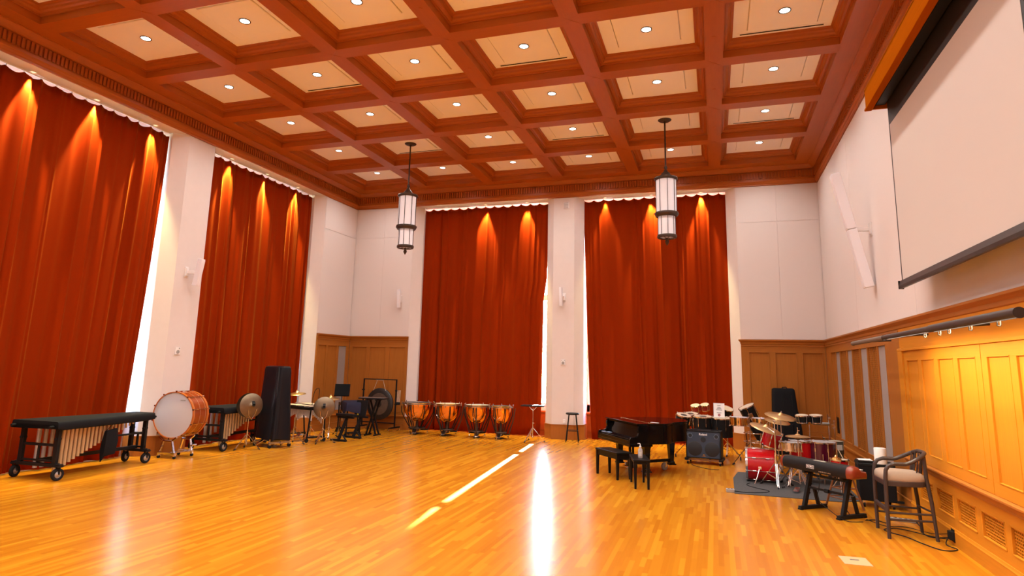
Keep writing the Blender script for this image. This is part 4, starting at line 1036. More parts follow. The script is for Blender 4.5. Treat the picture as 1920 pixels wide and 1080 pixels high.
# ================================================================== TIMPANI
def timpano(label, x, y, r, rim, headmat, rz, shellmat='copper'):
    t = thing('timpano', label, 'drum', (x, y, 0), rz, 'timpani before the curtain')
    bowl = .58*r/.41*.72+.08
    pr = []
    zt = rim-.05; bh = .33+.16*(r/.41)
    for i in range(14):
        a = PI/2*i/13; pr.append((max(.02, r*math.sin(a)**.75), zt-bh+bh*(1-math.cos(a))**.85))
    MB().lathe(pr, 36, cap=False).build('bowl', shellmat, t, True)
    MB().lathe([(r, zt), (r+.03, zt), (r+.03, zt+.012), (r, zt+.012)], 36, cap=False).build('flange', 'steel', t, True)
    MB().lathe([(r-.005, rim-.02), (r+.022, rim-.025), (r+.024, rim-.003), (r-.003, rim+.001), (r-.005, rim-.02)], 36, cap=False).build('counterhoop', 'chrome', t, True)
    MB().lathe([(r, rim-.004), (r-.03, rim-.004), (.001, rim-.004)], 36, cap=False).build('drum_head', headmat, t, True)
    for i in range(8):
        a = 2*PI*(i+.5)/8; c, s = math.cos(a), math.sin(a)
        mb = MB(); mb.cyl(((r+.035)*c, (r+.035)*s, zt-.06), ((r+.035)*c, (r+.035)*s, rim+.02), .009, n=8); mb.box(((r+.035)*c, (r+.035)*s, rim+.025), (.02, .02, .02)); mb.build('tension_rod', 'chrome', t)
    for i in range(6):
        a = 2*PI*(i+.25)/6; c, s = math.cos(a), math.sin(a)
        pts = [(r*1.09*c, r*1.09*s, zt-.02), (r*1.10*c, r*1.10*s, zt-bh*.45), (r*.86*c, r*.86*s, zt-bh*.85), (r*.52*c, r*.52*s, .20)]
        MB().tube(pts, .014, 7).build('strut', 'black', t, True)
    for i in range(3):
        a = 2*PI*i/3+.5; c, s = math.cos(a), math.sin(a)
        MB().tube([((r+.10)*c, (r+.10)*s, zt-.02), ((r*.98+.04)*c, (r*.98+.04)*s, .45), (r*.74*c, r*.74*s, .10)], .017, 7).build('outer_leg', 'bronze_dark', t, True)
        MB().cyl((r*.74*c-.012, r*.74*s, .04), (r*.74*c+.012, r*.74*s, .04), .04, n=14).build('caster', 'chrome', t, True)
        MB().bar((r*.25*c, r*.25*s, .12), (r*.74*c, r*.74*s, .12), .045, .035).build('base_arm', 'black', t)
    MB().lathe([(r*.55, .155), (r*.6, .17), (r*.55, .19), (r*.42, .19), (r*.42, .155), (r*.55, .155)], 24, cap=False).build('base_ring', 'bronze_dark', t, True)
    MB().lathe([(.06, .07), (.07, .12), (.045, .2), (.035, zt-bh)], 14).build('centre_column', 'bronze_dark', t, True)
    MB().tube([(r*1.05*math.cos(1.9), -r*1.02, zt-bh*.55), (0, -r*1.12, zt-bh*.78), (r*1.05*math.cos(1.2), -r*1.02, zt-bh*.55)], .007, 6).build('ring_rod', 'chrome', t)
    mb = MB(); mb.loft([[(-.055, -r*.62, .03), (.055, -r*.62, .03), (.055, -r*.62, .05), (-.055, -r*.62, .05)], [(-.06, -r*.15, .12), (.06, -r*.15, .12), (.06, -r*.15, .145), (-.06, -r*.15, .145)]]); mb.build('pedal', 'steel', t)
    mb = MB(); mb.b(-.08, .08, -r*.66, .06, .012, .035); mb.build('pedal_base', 'black', t)
    for q in (-.07, .07): MB().cyl((q-.01, -r*.6, .018), (q+.01, -r*.6, .018), .018, n=10).build('pedal_roller', 'rubber', t)
    return t
TY = 17.32
timpano('largest copper timpano with a dark head, nearest the gong', -8.40, TY, .43, .905, 'head_dark', .1)
timpano('second copper timpano from the gong, with a pale head', -7.44, TY, .37, .905, 'head_tan', -.2)
timpano('third copper timpano from the gong, with a grey head', -6.52, TY, .345, .905, 'head_grey', .3)
timpano('smallest copper timpano with a dark head, nearest the tray table', -5.80, TY, .30, .905, 'head_dark', -.1)
t = thing('tilt_gauge', 'curved chrome handle rail clipped to the rim of the largest timpano', 'gauge', (-8.62, TY-.43, .80))
MB().tube([(-.06, -.02, .05), (-.02, -.05, .07), (.06, -.06, .06), (.10, -.05, -.02), (.08, -.03, -.09)], .012, 7).build('rail', 'chrome', t, True)
# tray table on tripod
t = thing('tripod_tray_table', 'chrome tripod table with a dark felt tray left of the centre pier', 'table', (-4.79, 17.05, 0))
tripod(t, (0, 0), .90, .33, .36, a0=-2.0); mb = MB(); mb.bar((0, 0, .82), (-.10, 0, .93), .016); mb.bar((0, 0, .82), (.10, 0, .93), .016); mb.build('bracket', 'chrome', t)
MB(rotT((0, 0, .945), 0, 0, .15)).b(-.32, .32, -.22, .22, 0, .03).build('tray', 'black', t, bevel=.006)
MB(rotT((0, 0, .945), 0, 0, .15)).b(-.30, .30, -.20, .20, .03, .033).build('felt', 'vinyl', t)
# black stool
t = thing('round_stool', 'black round-seated metal stool in front of the centre pier', 'stool', (-3.81, 17.62, 0))
MB().lathe([(.001, .73), (.17, .73), (.185, .74), (.187, .765), (.175, .778), (.001, .78)], 28, cap=False).build('seat', 'black', t, True)
for k in range(4):
    a = PI/4+PI/2*k+.15; c, s = math.cos(a), math.sin(a); MB().cyl((.135*c, .135*s, .735), (.245*c, .245*s, 0.0), .0125, n=8).build('leg', 'black', t, True)
MB().tube([((.205*math.cos(PI/4+PI/2*k+.15)), (.205*math.sin(PI/4+PI/2*k+.15)), .30) for k in range(4)], .009, 6, True).build('foot_ring', 'black', t)

# ================================================================== GRAND PIANO
t = thing('grand_piano', 'glossy black baby grand piano with closed lid', 'piano', (-1.98, 12.957, 0), math.radians(-57.2))
def curve_pts(ctrl, n=10):
    """Catmull-Rom through control points"""
    out = []
    P_ = [ctrl[0]]+ctrl+[ctrl[-1]]
    for i in range(1, len(P_)-2):
        for k in range(n):
            u = k/n; p0, p1, p2, p3 = [Vector((*q, 0)) for q in P_[i-1:i+3]]
            v = .5*((2*p1)+(p2-p0)*u+(2*p0-5*p1+4*p2-p3)*u*u+(3*p1-p0-3*p2+p3)*u**3); out.append((v.x, v.y))
    out.append(ctrl[-1]); return out
side = [(.74, .60)] + curve_pts([(.74, .66), (.72, .80), (.60, .96), (.46, 1.08), (.36, 1.26), (.28, 1.46), (.10, 1.60), (-.18, 1.68), (-.48, 1.62), (-.68, 1.44), (-.74, 1.22)], 5)
body = [(-.74, .34), (.74, .34)] + side
MB().prism(body, .62, .955).build('rim', 'lacquer', t, bevel=.004)
lid_front = [(-.755, .17), (.755, .17), (.755, .50), (-.755, .50)]
MB().prism(lid_front, .985, 1.005).build('front_lid', 'lacquer', t, bevel=.004)
lid_main = [(-.755, .503), (.755, .503)] + [(x*1.025, y*1.006+.004) for x, y in side]
MB().prism(lid_main, .985, 1.005).build('main_lid', 'lacquer', t, bevel=.004)
MB().cyl((-.74, .5015, 1.003), (.74, .5015, 1.003), .006, n=6).build('lid_hinge', 'brass_shiny', t)
MB().prism([(x*.985, y*.99) for x, y in body], .955, .985).build('rim_top', 'lacquer', t)
M['bluewhite'] = plain('blue_white_tape', (.35, .42, .62), .5)
# keyboard end: keybed, key slip, arms, fallboard
MB().b(-.76, .76, .0, .40, .58, .635).build('keybed', 'lacquer', t, bevel=.006)
MB().b(-.70, .70, .0, .03, .63, .70).build('key_slip', 'lacquer', t, bevel=.006)
MB().b(-.70, .70, .02, .24, .70, .725).build('fallboard_top', 'lacquer', t, bevel=.01)
mb = MB(); mb.loft([[(x, .22, .715), (x, .25, .715), (x, .31, .96), (x, .28, .96)] for x in (-.68, .68)]); mb.build('fallboard_back', 'lacquer', t)
MB().b(-.68, .68, .20, .30, .955, .984).build('nose_board', 'lacquer', t, bevel=.006)
for s in (-1, 1):
    pts = [(.0, .635), (.0, .725), (.03, .75), (.12, .755), (.17, .775), (.19, .83), (.175, .88), (.185, .95), (.21, .984), (.40, .984), (.40, .635)]
    mb = MB(); mb.loft([[(x, a, z) for a, z in pts] for x in (s*.70, s*.76)]); mb.build('arm', 'lacquer', t, bevel=.005)
mb = MB(); mb.b(-.68, -.60, .05, .12, .725, .730); mb.b(-.55, -.42, .10, .17, .725, .729); mb.build('tape_strip', 'bluewhite', t)
def pleg(x, y):
    mb = MB(); mb.loft([[(x-a, y-a, z), (x+a, y-a, z), (x+a, y+a, z), (x-a, y+a, z)] for a, z in ((.075, .62), (.07, .56), (.062, .53), (.042, .17), (.058, .15), (.058, .115))]); mb.build('leg', 'lacquer', t, bevel=.003)
    MB().b(x-.09, x+.09, y-.09, y+.09, .575, .62).build('leg_block', 'lacquer', t)
LEGS = [(-.60, .42), (.60, .42), (-.22, 1.40)]
for q in LEGS: pleg(*q)
# pedal lyre
for x in (-.07, .07): MB().b(x-.018, x+.018, .38, .42, .16, .60).build('lyre_post', 'lacquer', t)
MB().b(-.15, .15, .34, .46, .10, .17).build('pedal_box', 'lacquer', t, bevel=.01)
for x in (-.08, 0, .08): MB().b(x-.018, x+.018, .25, .36, .115, .13).build('pedal', 'brass_shiny', t)
# truck with three arms and big casters
hubp = (-.06, .74)
for x, y in LEGS:
    MB().bar((hubp[0], hubp[1], .19), (x, y, .19), .06, .05).build('truck_arm', 'black', t)
    dx, dy = x-hubp[0], y-hubp[1]; l_ = math.hypot(dx, dy); ex, ey = dx/l_, dy/l_
    MB().b(x-.075, x+.075, y-.075, y+.075, .095, .118).build('leg_cup', 'black', t)
    cx, cy = x-ex*.20+ey*.02, y-ey*.20-ex*.02
    wheelm = MB(); T = axisT((cx, cy, .078), (-ey, ex, 0)); wheelm.lathe([(.03, -.02), (.07, -.022), (.078, -.012), (.078, .012), (.07, .022), (.03, .02)], 20, T); wheelm.build('caster_wheel', 'wheelgrey', t, True)
    mb = MB(); 
    for s in (-1, 1): mb.bar((cx-ey*s*.032, cy+ex*s*.032, .06), (cx-ey*s*.032+ex*.03, cy+ex*s*.032+ey*.03, .17), .03, .008, upv=(-ey, ex, 0))
    mb.build('caster_fork', 'chrome', t)
MB().cyl((*hubp, .16), (*hubp, .22), .08, n=16).build('truck_hub', 'black', t)
# things lying on the lid edge
q = thing('paper_slip', 'small pale slip of paper on the near edge of the piano lid', 'paper', (-1.15, 12.86, 1.006), math.radians(-40))
MB().b(-.09, .09, -.03, .03, .0, .003).build('slip', 'paper', q)
# benches
def bench(label, loc, rz, Lx, Ly, h, apron, top):
    b = thing('piano_bench', label, 'bench', loc, rz, 'black piano benches')
    MB().b(-Lx/2, Lx/2, -Ly/2, Ly/2, h-.035, h).build('top', top, b, bevel=.012)
    for s in (-1, 1):
        MB().b(-Lx/2+.03, Lx/2-.03, s*(Ly/2-.035)-.01, s*(Ly/2-.035)+.01, h-.035-apron, h-.035).build('apron', 'lacquer_worn', b)
        MB().b(s*(Lx/2-.035)-.01, s*(Lx/2-.035)+.01, -Ly/2+.03, Ly/2-.03, h-.035-apron, h-.035).build('apron', 'lacquer_worn', b)
    for sx in (-1, 1):
        for sy in (-1, 1):
            x, y = sx*(Lx/2-.035), sy*(Ly/2-.035)
            MB().loft([[(x-a, y-a, z), (x+a, y-a, z), (x+a, y+a, z), (x-a, y+a, z)] for a, z in ((.026, h-.035), (.026, h-.13), (.017, 0))]).build('leg', 'lacquer_worn', b)
bench('long black piano bench set along the keyboard', (-1.905, 12.52, 0), math.radians(-50), .80, .34, .49, .09, 'lacquer_worn')
bench('narrower black bench turned end-on, nearest the camera, with a sanitizer bottle on it', (-1.33, 11.77, 0), math.radians(103), .74, .29, .49, .045, 'lacquer_worn')
t = thing('sanitizer_bottle', 'clear pump bottle of hand sanitizer on the end-on bench', 'bottle', (-1.30, 11.66, .49))
MB().loft([[(a*c_, b_*s_, z) for c_, s_ in [(math.cos(2*PI*i/20), math.sin(2*PI*i/20)) for i in range(20)]] for a, b_, z in ((.036, .026, 0), (.040, .030, .01), (.040, .030, .12), (.036, .026, .145), (.016, .016, .165), (.014, .014, .18))]).build('bottle_body', 'clearplastic', t, True)
MB().b(-.028, .028, -.0325, -.0305, .035, .105).build('label_patch', 'label', t)
MB().cyl((0, 0, .18), (0, 0, .20), .018, n=12).build('pump_collar', 'white_plastic', t); MB().tube([(0, 0, .20), (0, 0, .235), (-.012, 0, .243), (-.045, 0, .238)], .007, 8).build('pump_spout', 'white_plastic', t)

# ================================================================== AMPLIFIER
def text_mesh(s, size, mat, parent, T, ext=.002, name='lettering', shear=0, bold=0.0):
    cu = bpy.data.curves.new('t', 'FONT'); cu.body = s; cu.size = size; cu.extrude = ext; cu.align_x = 'CENTER'; cu.align_y = 'CENTER'; cu.shear = shear; cu.offset = bold
    o = bpy.data.objects.new('t', cu); COL.objects.link(o); bpy.context.view_layer.update()
    dg = bpy.context.evaluated_depsgraph_get(); me = bpy.data.meshes.new_from_object(o.evaluated_get(dg)); bpy.data.objects.remove(o)
    me.transform(T); me.materials.clear(); me.materials.append(M[mat]); me.name = name
    r = bpy.data.objects.new(name, me); COL.objects.link(r); r.parent = parent; return r
FACE = Matrix(((1, 0, 0, 0), (0, 0, -1, 0), (0, 1, 0, 0), (0, 0, 0, 1)))   # text plane facing -y
AMPR = math.radians(-6)
t = thing('amplifier_dolly', 'low black and wood dolly on casters under the keyboard amplifier', 'dolly', (-.27, 15.08, 0), AMPR)
for x in (-.36, .36): MB().b(x-.04, x+.04, -.26, .26, .085, .13).build('end_rail', 'black', t, bevel=.004)
for y in (-.20, .20): MB().b(-.34, .34, y-.03, y+.03, .085, .115).build('cross_rail', 'brownwood', t)
for x in (-.34, .34):
    for y in (-.22, .22):
        MB().cyl((x-.014, y, .036), (x+.014, y, .036), .036, n=14).build('caster', 'rubber', t, True); MB().b(x-.02, x+.02, y-.025, y+.025, .055, .088).build('caster_fork', 'chrome', t)
t = thing('keyboard_amplifier', 'black keyboard amplifier with blue-grey grille and two large speakers', 'amplifier', (-.27, 15.08, .131), AMPR)
w, h, d = .74, .585, .44
MB().b(-w/2, w/2, -d/2+.02, d/2, 0, h).build('cabinet', 'black', t, bevel=.014)
MB().b(-w/2, w/2, -d/2-.012, -d/2+.03, h-.022, h).b(-w/2, w/2, -d/2-.012, -d/2+.03, 0, .022).b(-w/2, -w/2+.022, -d/2-.012, -d/2+.03, 0, h).b(w/2-.022, w/2, -d/2-.012, -d/2+.03, 0, h).build('front_frame', 'black', t, bevel=.004)
MB().b(-w/2+.02, w/2-.02, -d/2-.004, -d/2+.02, .02, h-.02).build('grille', 'amp_grille', t)
for x in (-.182, .182): MB().lathe([(.155, 0), (.15, .003), (.001, .0035)], 40, axisT((x, -d/2-.004, .20), (0, -1, 0)), cap=False).build('large_speaker', 'amp_cone', t, True)
MB().lathe([(.058, 0), (.055, .003), (.001, .0035)], 28, axisT((0, -d/2-.004, .40), (0, -1, 0)), cap=False).build('middle_speaker', 'amp_cone', t, True)
for x in (-.275, .275):
    q = MB().lathe([(.058, 0), (.058, .005), (.044, .005), (.044, 0)], 6, axisT((x, -d/2-.004, .475), (0, -1, 0)), cap=False).build('tweeter_ring', 'amp_ring', t)
    MB().lathe([(.04, .001), (.001, .0035)], 20, axisT((x, -d/2-.004, .475), (0, -1, 0)), cap=False).build('tweeter', 'amp_cone', t, True)
text_mesh('Roland', .062, 'white_plastic', t, Matrix.Translation((0, -d/2-.006, .508)) @ FACE, .002, 'maker_lettering', 0, .0015)
text_mesh('KC', .034, 'brass_shiny', t, Matrix.Translation((.01, -d/2-.006, .075)) @ FACE, .002, 'badge', .2, .001); MB().b(-.04, .06, -d/2-.007, -d/2-.004, .046, .052).build('badge_line', 'brass_shiny', t)
for x in (-.22, .22): MB().box((x, 0, h+.004), (.16, .06, .012)).build('corner_handle', 'rubber', t)
def cable(label, pts, r=.0055, mat='rubber', group='cables on the floor', name='cable', cat='cable'):
    P_ = [Vector(p) for p in pts]; out = []
    Q = [P_[0]]+P_+[P_[-1]]
    for i in range(1, len(Q)-2):
        for k in range(6):
            u = k/6; p0, p1, p2, p3 = Q[i-1:i+3]
            out.append(.5*((2*p1)+(p2-p0)*u+(2*p0-5*p1+4*p2-p3)*u*u+(3*p1-p0-3*p2+p3)*u**3))
    out.append(P_[-1])
    o = MB().tube(out, r, 6).build(name, mat, None, True); tag(o, label, cat, group); return o
cable('thin black cable hanging down the front of the amplifier', [(.03, 14.845, .73), (.035, 14.83, .60), (.04, 14.82, .35), (.04, 14.82, .12), (.02, 14.83, .05)], .004)
cable('black power lead trailing on the floor in front of the amplifier dolly', [(-.55, 14.75, .01), (-.45, 14.55, .007), (-.25, 14.3, .007), (-.05, 14.22, .007), (.02, 14.22, .012)], .006)
# ================================================================== RUG
t = thing('drum_rug', 'charcoal felt rug under the red drum kit', 'rug', (1.2, 12.7, 0))
mb = MB(Matrix.Translation((-1.2, -12.7, 0))); mb.prism([(.25, 11.72), (1.85, 11.70), (2.20, 11.9), (2.25, 13.9), (1.2, 14.2), (.38, 14.12), (.27, 13.33)], .0005, .010); mb.build('pile', 'rug', t)
# ================================================================== DRUMS BEHIND THE AMPLIFIER
def tomdrum(name, label, p, r, h, shell, head, tiltx=0, tilty=0, spotted=False, lugs=8, group=None, cat='drum', both=False, hoop='chrome', hw=.022, taper=1.0):
    """p = centre of the top head"""
    t = thing(name, label, cat, p, 0, group)
    T = Matrix.Rotation(tilty, 4, 'Y') @ Matrix.Rotation(tiltx, 4, 'X') @ Matrix.Translation((0, 0, -h))
    if taper == 1.0: drum_shell(t, T, r, h, shell, hoop, head, lugs, hw, 'chrome', both)
    else:
        MB().lathe([(r*taper, 0), (r*(taper+1)/2*1.05, h*.5), (r, h-.01)], 32, T, cap=False).build('shell', shell, t, True)
        MB().lathe([(r*taper-.004, 0), (.001, .004)], 24, T, cap=False).build('shell_bottom', 'black', t)
        MB().lathe([(r-.004, h-hw), (r+.014, h-hw), (r+.014, h), (r-.004, h), (r-.004, h-hw)], 32, T, cap=False).build('hoop', hoop, t, True)
        MB().lathe([(r-.002, h-.006), (r-.02, h-.004), (.001, h-.003)], 32, T, cap=False).build('drum_head', head, t, True)
        for i in range(lugs):
            a = 2*PI*(i+.4)/lugs; c, s = math.cos(a), math.sin(a); R_ = r+.016
            mb = MB(T); mb.cyl((R_*c, R_*s, h), (R_*c, R_*s, h*.72), .006, n=6); mb.cyl((R_*c, R_*s, h*.76), (R_*c, R_*s, h*.62), .012, n=8); mb.build('tension_rod', 'chrome', t)
    if spotted: MB().lathe([(r*.42, h-.002), (.001, h-.0015)], 24, T, cap=False).build('centre_dot', 'head_dark', t)
    return t
def toms_stand(label, base, posts, casters=True):
    t = thing('drum_stand', label, 'stand', (base[0], base[1], 0), 0, 'concert drum stands')
    MB().cyl((0, 0, .2), (0, 0, .95), .018, n=10).build('pole', 'chrome', t, True)
    for x in posts:
        MB().bar((0, 0, .88), (x, 0, .80), .02).build('arm', 'chrome', t)
    for k in range(3):
        a = 2*PI*k/3-PI/2+1.05; c, s = math.cos(a), math.sin(a)
        MB().bar((0, 0, .48), (.44*c, .44*s, .08), .022, .01).build('leg', 'chrome', t); MB().bar((0, 0, .22), (.24*c, .24*s, .26), .014, .008).build('leg_brace', 'chrome', t)
        MB().cyl((.44*c-.012, .44*s, .04), (.44*c+.012, .44*s, .04), .04, n=12).build('caster', 'rubber', t, True)
    return t
toms_stand('chrome stand on casters carrying the two left black concert toms', (-.56, 16.05), (-.16, .2))
toms_stand('chrome stand on casters carrying the two right black concert toms', (.12, 16.15), (-.10, .12))
tomdrum('concert_tom', 'small black concert tom with a dark dot, leftmost behind the piano tail', (-.74, 15.95, .97), .175, .30, 'black', 'head_tan', math.radians(12), math.radians(10), True, 6, 'black concert toms')
tomdrum('concert_tom', 'small black concert tom behind the leftmost one, dark dot on its head', (-.60, 16.4, .98), .175, .28, 'black', 'head_tan', math.radians(10), 0, True, 6, 'black concert toms')
tomdrum('concert_tom', 'middle black concert tom with a dark dot, above the left half of the amplifier', (-.305, 15.85, .965), .205, .36, 'black', 'head_tan', math.radians(5), 0, True, 8, 'black concert toms')
tomdrum('concert_tom', 'largest black concert tom, above the right half of the amplifier, under the paper sign', (.115, 15.85, .95), .235, .44, 'black', 'head_tan', math.radians(4), 0, False, 8, 'black concert toms')
t = thing('paper_sign', 'white paper sign with a dark round emblem, upright on the largest black tom', 'sign', (.06, 15.80, .953), math.radians(-3))
T = rotT((0, 0, 0), math.radians(-8))
MB(T).b(-.122, .122, -.002, .002, 0, .325).build('sheet', 'paper', t)
for k, (w_, z) in enumerate(((.075, .275), (.07, .235), (.10, .205), (.13, .17), (.10, .105))): MB(T).b(-w_/2, w_/2, -.0035, -.002, z-.006, z+.006).build('print_line', 'ink', t)
MB().lathe([(.03, .0022), (.03, .0036), (.018, .0036), (.018, .0022)], 24, T @ axisT((0, 0, .055), (0, -1, 0)), cap=False).build('emblem_ring', 'redink', t); MB().lathe([(.015, .0036), (.001, .0036)], 16, T @ axisT((0, 0, .055), (0, -1, 0)), cap=False).build('emblem_dot', 'redink', t)
MB(T).bar((0, .004, .02), (0, .09, 0.0), .05, .004).build('sheet_prop', 'paper', t)
def bongos(label, p, rs, shell, tx, ty, rz):
    t = thing('bongo_pair', label, 'drums', p, rz, 'bongos on stands')
    for s, r in ((-1, rs[0]), (1, rs[1])):
        T = Matrix.Rotation(tx, 4, 'X') @ Matrix.Rotation(ty, 4, 'Y') @ Matrix.Translation((s*(r+.008), 0, -.17))
        MB().lathe([(r*.82, 0), (r*.93, .08), (r, .15)], 24, T, cap=False).build('shell', shell, t, True)
        MB().lathe([(r-.004, .145), (r+.012, .145), (r+.012, .165), (r-.004, .17)], 24, T, cap=False).build('hoop', 'chrome', t, True)
        MB().lathe([(r+.006, .158), (r, .172), (r*.8, .178), (.001, .18)], 24, T, cap=False).build('drum_head', 'head_tan', t, True)
        MB().lathe([(r*.82, .01), (r*.82+.012, .012), (r*.82+.012, .03), (r*.82, .03)], 24, T, cap=False).build('bottom_ring', 'chrome', t, True)
        for k in range(5):
            a = 2*PI*k/5+.3; c, s_ = math.cos(a), math.sin(a); MB(T).cyl(((r+.015)*c, (r+.015)*s_, .165), ((r*.82+.018)*c, (r*.82+.018)*s_, .015), .005, n=6).build('tension_rod', 'chrome', t)
    MB(Matrix.Rotation(tx, 4, 'X')).box((0, 0, -.09), (.05, .06, .09)).build('joining_block', shell, t)
    return t
def plain_stand(label, base, h, a0=.4, spread=.28):
    t = thing('percussion_stand', label, 'stand', (base[0], base[1], 0), 0, 'chrome percussion stands'); tripod(t, (0, 0), h, spread, .30, a0=a0); return t
plain_stand('chrome stand under the red bongos', (-.42, 16.95), .98)
bongos('pair of red bongos with pale heads behind the black concert toms', (-.39, 16.95, 1.165), (.112, .105), 'redbongo', math.radians(18), math.radians(-8), 0)
plain_stand('chrome stand under the dark tom behind the paper sign', (.24, 16.7), .86)
tomdrum('hide_head_drum', 'dark blue-black drum with a pale hide head tilted behind the paper sign', (.22, 16.7, 1.13), .185, .22, 'black', 'head_tan', math.radians(14), math.radians(14), False, 6, taper=.85)
# timbales
t = thing('timbale_stand', 'chrome tripod stand between the two brass timbales', 'stand', (.70, 15.35, 0))
tripod(t, (0, 0), .99, .42, .46, a0=3.6, double=False, pole=.014); MB().bar((-.26, 0, .86), (.26, 0, .86), .02).build('cross_bar', 'chrome', t)
tomdrum('timbale', 'left brass timbale, beside the largest black tom', (.475, 15.22, 1.025), .20, .185, 'brass_shiny', 'head_white', 0, 0, False, 6, 'brass timbales', both=True)
tomdrum('timbale', 'right brass timbale, behind the crash cymbal', (.93, 15.22, 1.02), .185, .185, 'brass_shiny', 'head_white', 0, 0, False, 6, 'brass timbales', both=True)
# tilted conga
t = tomdrum('conga', 'tall black conga tilted in its stand behind the brass timbales', (.66, 15.95, 1.225), .175, .80, 'black', 'head_tan', math.radians(8), math.radians(-24), False, 6, taper=.66)
MB(Matrix.Rotation(math.radians(-24), 4, 'Y') @ Matrix.Rotation(math.radians(8), 4, 'X')).b(-.05, .05, -.205, -.19, -.26, -.14).build('crest_plate', 'chrome', t, bevel=.004)
t = thing('conga_stand', 'chrome cradle stand on dark casters under the tilted conga', 'stand', (.80, 16.05, 0))
for k in range(4):
    a = PI/2*k+PI/4; c, s = math.cos(a), math.sin(a)
    MB().tube([(.22*c, .22*s, .62), (.20*c, .20*s, .42), (.26*c, .26*s, .10)], .012, 7).build('leg', 'chrome', t, True); MB().cyl((.26*c-.014, .26*s, .045), (.26*c+.014, .26*s, .045), .045, n=12).build('caster', 'rubber', t, True)
for z in (.62, .42): MB().tube([(.21*math.cos(2*PI*i/20), .21*math.sin(2*PI*i/20), z) for i in range(20)], .01, 6, True).build('ring', 'chrome', t, True)
# ================================================================== RED DRUM KIT
RG = .0105
t = thing('kick_drum', 'red bass drum of the kit lying on the rug with a chrome spur', 'drum', (.765, 13.18, RG), math.radians(-4))
T = axisT((-.26, 0, .305), (1, 0, 0))
drum_shell(t, T, .285, .54, 'red', 'chrome', 'head_white', 8, .038, 'chrome', True, .013, .006)
MB().tube([(-.02, -.29, .25), (-.06, -.37, .13), (-.11, -.44, .005)], .010, 8).build('spur', 'chrome', t, True); MB().box((-.01, -.285, .27), (.06, .04, .05)).build('spur_bracket', 'chrome', t, bevel=.006)
MB().tube([(.10, .29, .25), (.10, .37, .13), (.05, .44, .005)], .010, 8).build('spur', 'chrome', t, True)
MB().cyl((0.05, 0, .58), (.06, 0, .70), .016, n=10).build('tom_mount', 'chrome', t)
tomdrum('rack_tom', 'bright red rack tom tilted above the red bass drum', (1.02, 13.24, .915), .165, .29, 'red', 'head_white', math.radians(5), math.radians(17), False, 6, both=True)
tomdrum('snare_drum', 'chrome snare drum between the rack tom and the hi-hat', (1.28, 12.98, .765), .18, .15, 'chrome', 'head_grey', 0, 0, False, 8, both=True)
plain_stand('chrome basket stand under the snare drum', (1.28, 12.98), .60, .2, .26)['category'] = 'stand'
tomdrum('floor_tom', 'bright red tom with a grey head between the snare and the maroon drum', (1.50, 13.45, .755), .205, .36, 'red', 'head_grey', 0, 0, False, 6, both=True)
plain_stand('chrome stand under the bright red tom', (1.50, 13.45), .385, 1.0, .25)
t = tomdrum('maroon_drum', 'large maroon floor tom with a grey head behind the keyboard', (1.855, 13.5, .755), .265, .48, 'maroon', 'head_grey', 0, 0, False, 8, both=True)
for k in range(3):
    a = 2*PI*k/3+.5; c, s = math.cos(a), math.sin(a); MB().cyl((.285*c, .285*s, -.2), (.30*c, .30*s, -.744), .008, n=8).build('leg', 'chrome', t, True)
t = tomdrum('grey_green_drum', 'grey-green conga with a tan head and a pale label at the right wall', (2.19, 14.0, .735), .14, .62, 'grn', 'head_tan', 0, 0, False, 6, taper=.75, hoop='grn', hw=.05)
MB(Matrix.Rotation(.35, 4, 'Z')).b(-.05, .05, -.158, -.148, -.16, -.06).build('label_patch', 'label', t)
t = thing('low_stand', 'low black round stand under the grey-green conga', 'stand', (2.19, 14.0, 0)); MB().lathe([(.15, .0), (.16, .06), (.13, .11), (.12, .11), (.12, .0)], 24, cap=False).build('ring', 'black', t, True)
# hi-hat
t = thing('hi_hat_stand', 'chrome hi-hat stand with pedal in front of the snare drum', 'stand', (1.36, 12.5, RG)); tripod(t, (0, 0), .90, .28, .34, a0=.9); MB().cyl((0, 0, .88), (0, 0, 1.06), .005, n=8).build('pull_rod', 'chrome', t); MB().bar((-.05, -.08, .05), (-.12, -.34, .02), .09, .015).build('pedal', 'chrome', t)
for z, lb, fl in ((.915, 'upper hi-hat cymbal on the stand before the snare drum', 0), (.905, 'lower hi-hat cymbal on the stand before the snare drum', PI)):
    c = thing('hi_hat_cymbal', lb, 'cymbal', (1.36, 12.5, z), 0, 'hi-hat cymbals'); cymbal_mb(.205, Matrix.Rotation(fl, 4, 'X'), .24, .022).build('plate', 'brass', c, True)
    if not fl: MB().cyl((0, 0, .04), (0, 0, .075), .014, n=10).bar((0, 0, .10), (.03, 0, .10), .014).build('clutch', 'chrome', c)
    else: MB().lathe([(.012, -.05), (.045, -.045), (.03, -.015), (.012, -.012)], 16).build('seat_cup', 'black', c)
# crash on a boom stand
t = thing('boom_cymbal_stand', 'tall chrome boom stand holding the tilted crash over the red bass drum', 'stand', (1.0, 12.72, RG)); tripod(t, (0, 0), .98, .30, .40, a0=2.6, pole=.017)
MB().tube([(0, 0, .93), (-.10, .10, 1.0), (-.17, .18, .98)], .008, 6).build('boom_arm', 'chrome', t); MB().cyl((0, 0, .96), (0, 0, 1.14), .008, n=8).cyl((-.02, 0, 1.13), (.02, 0, 1.13), .016, n=8).build('boom_clamp', 'chrome', t)
c = thing('crash_cymbal', 'large crash cymbal tilted low over the red rack tom', 'cymbal', (.86, 12.93, .985), 0, 'kit cymbals'); T = Matrix.Rotation(math.radians(17), 4, 'Y') @ Matrix.Rotation(math.radians(9), 4, 'X'); cymbal_mb(.285, T, .18, .04).build('plate', 'brass', c, True); MB(T).cyl((0, 0, .08), (0, 0, .12), .010, n=8).build('wing_nut', 'chrome', c)
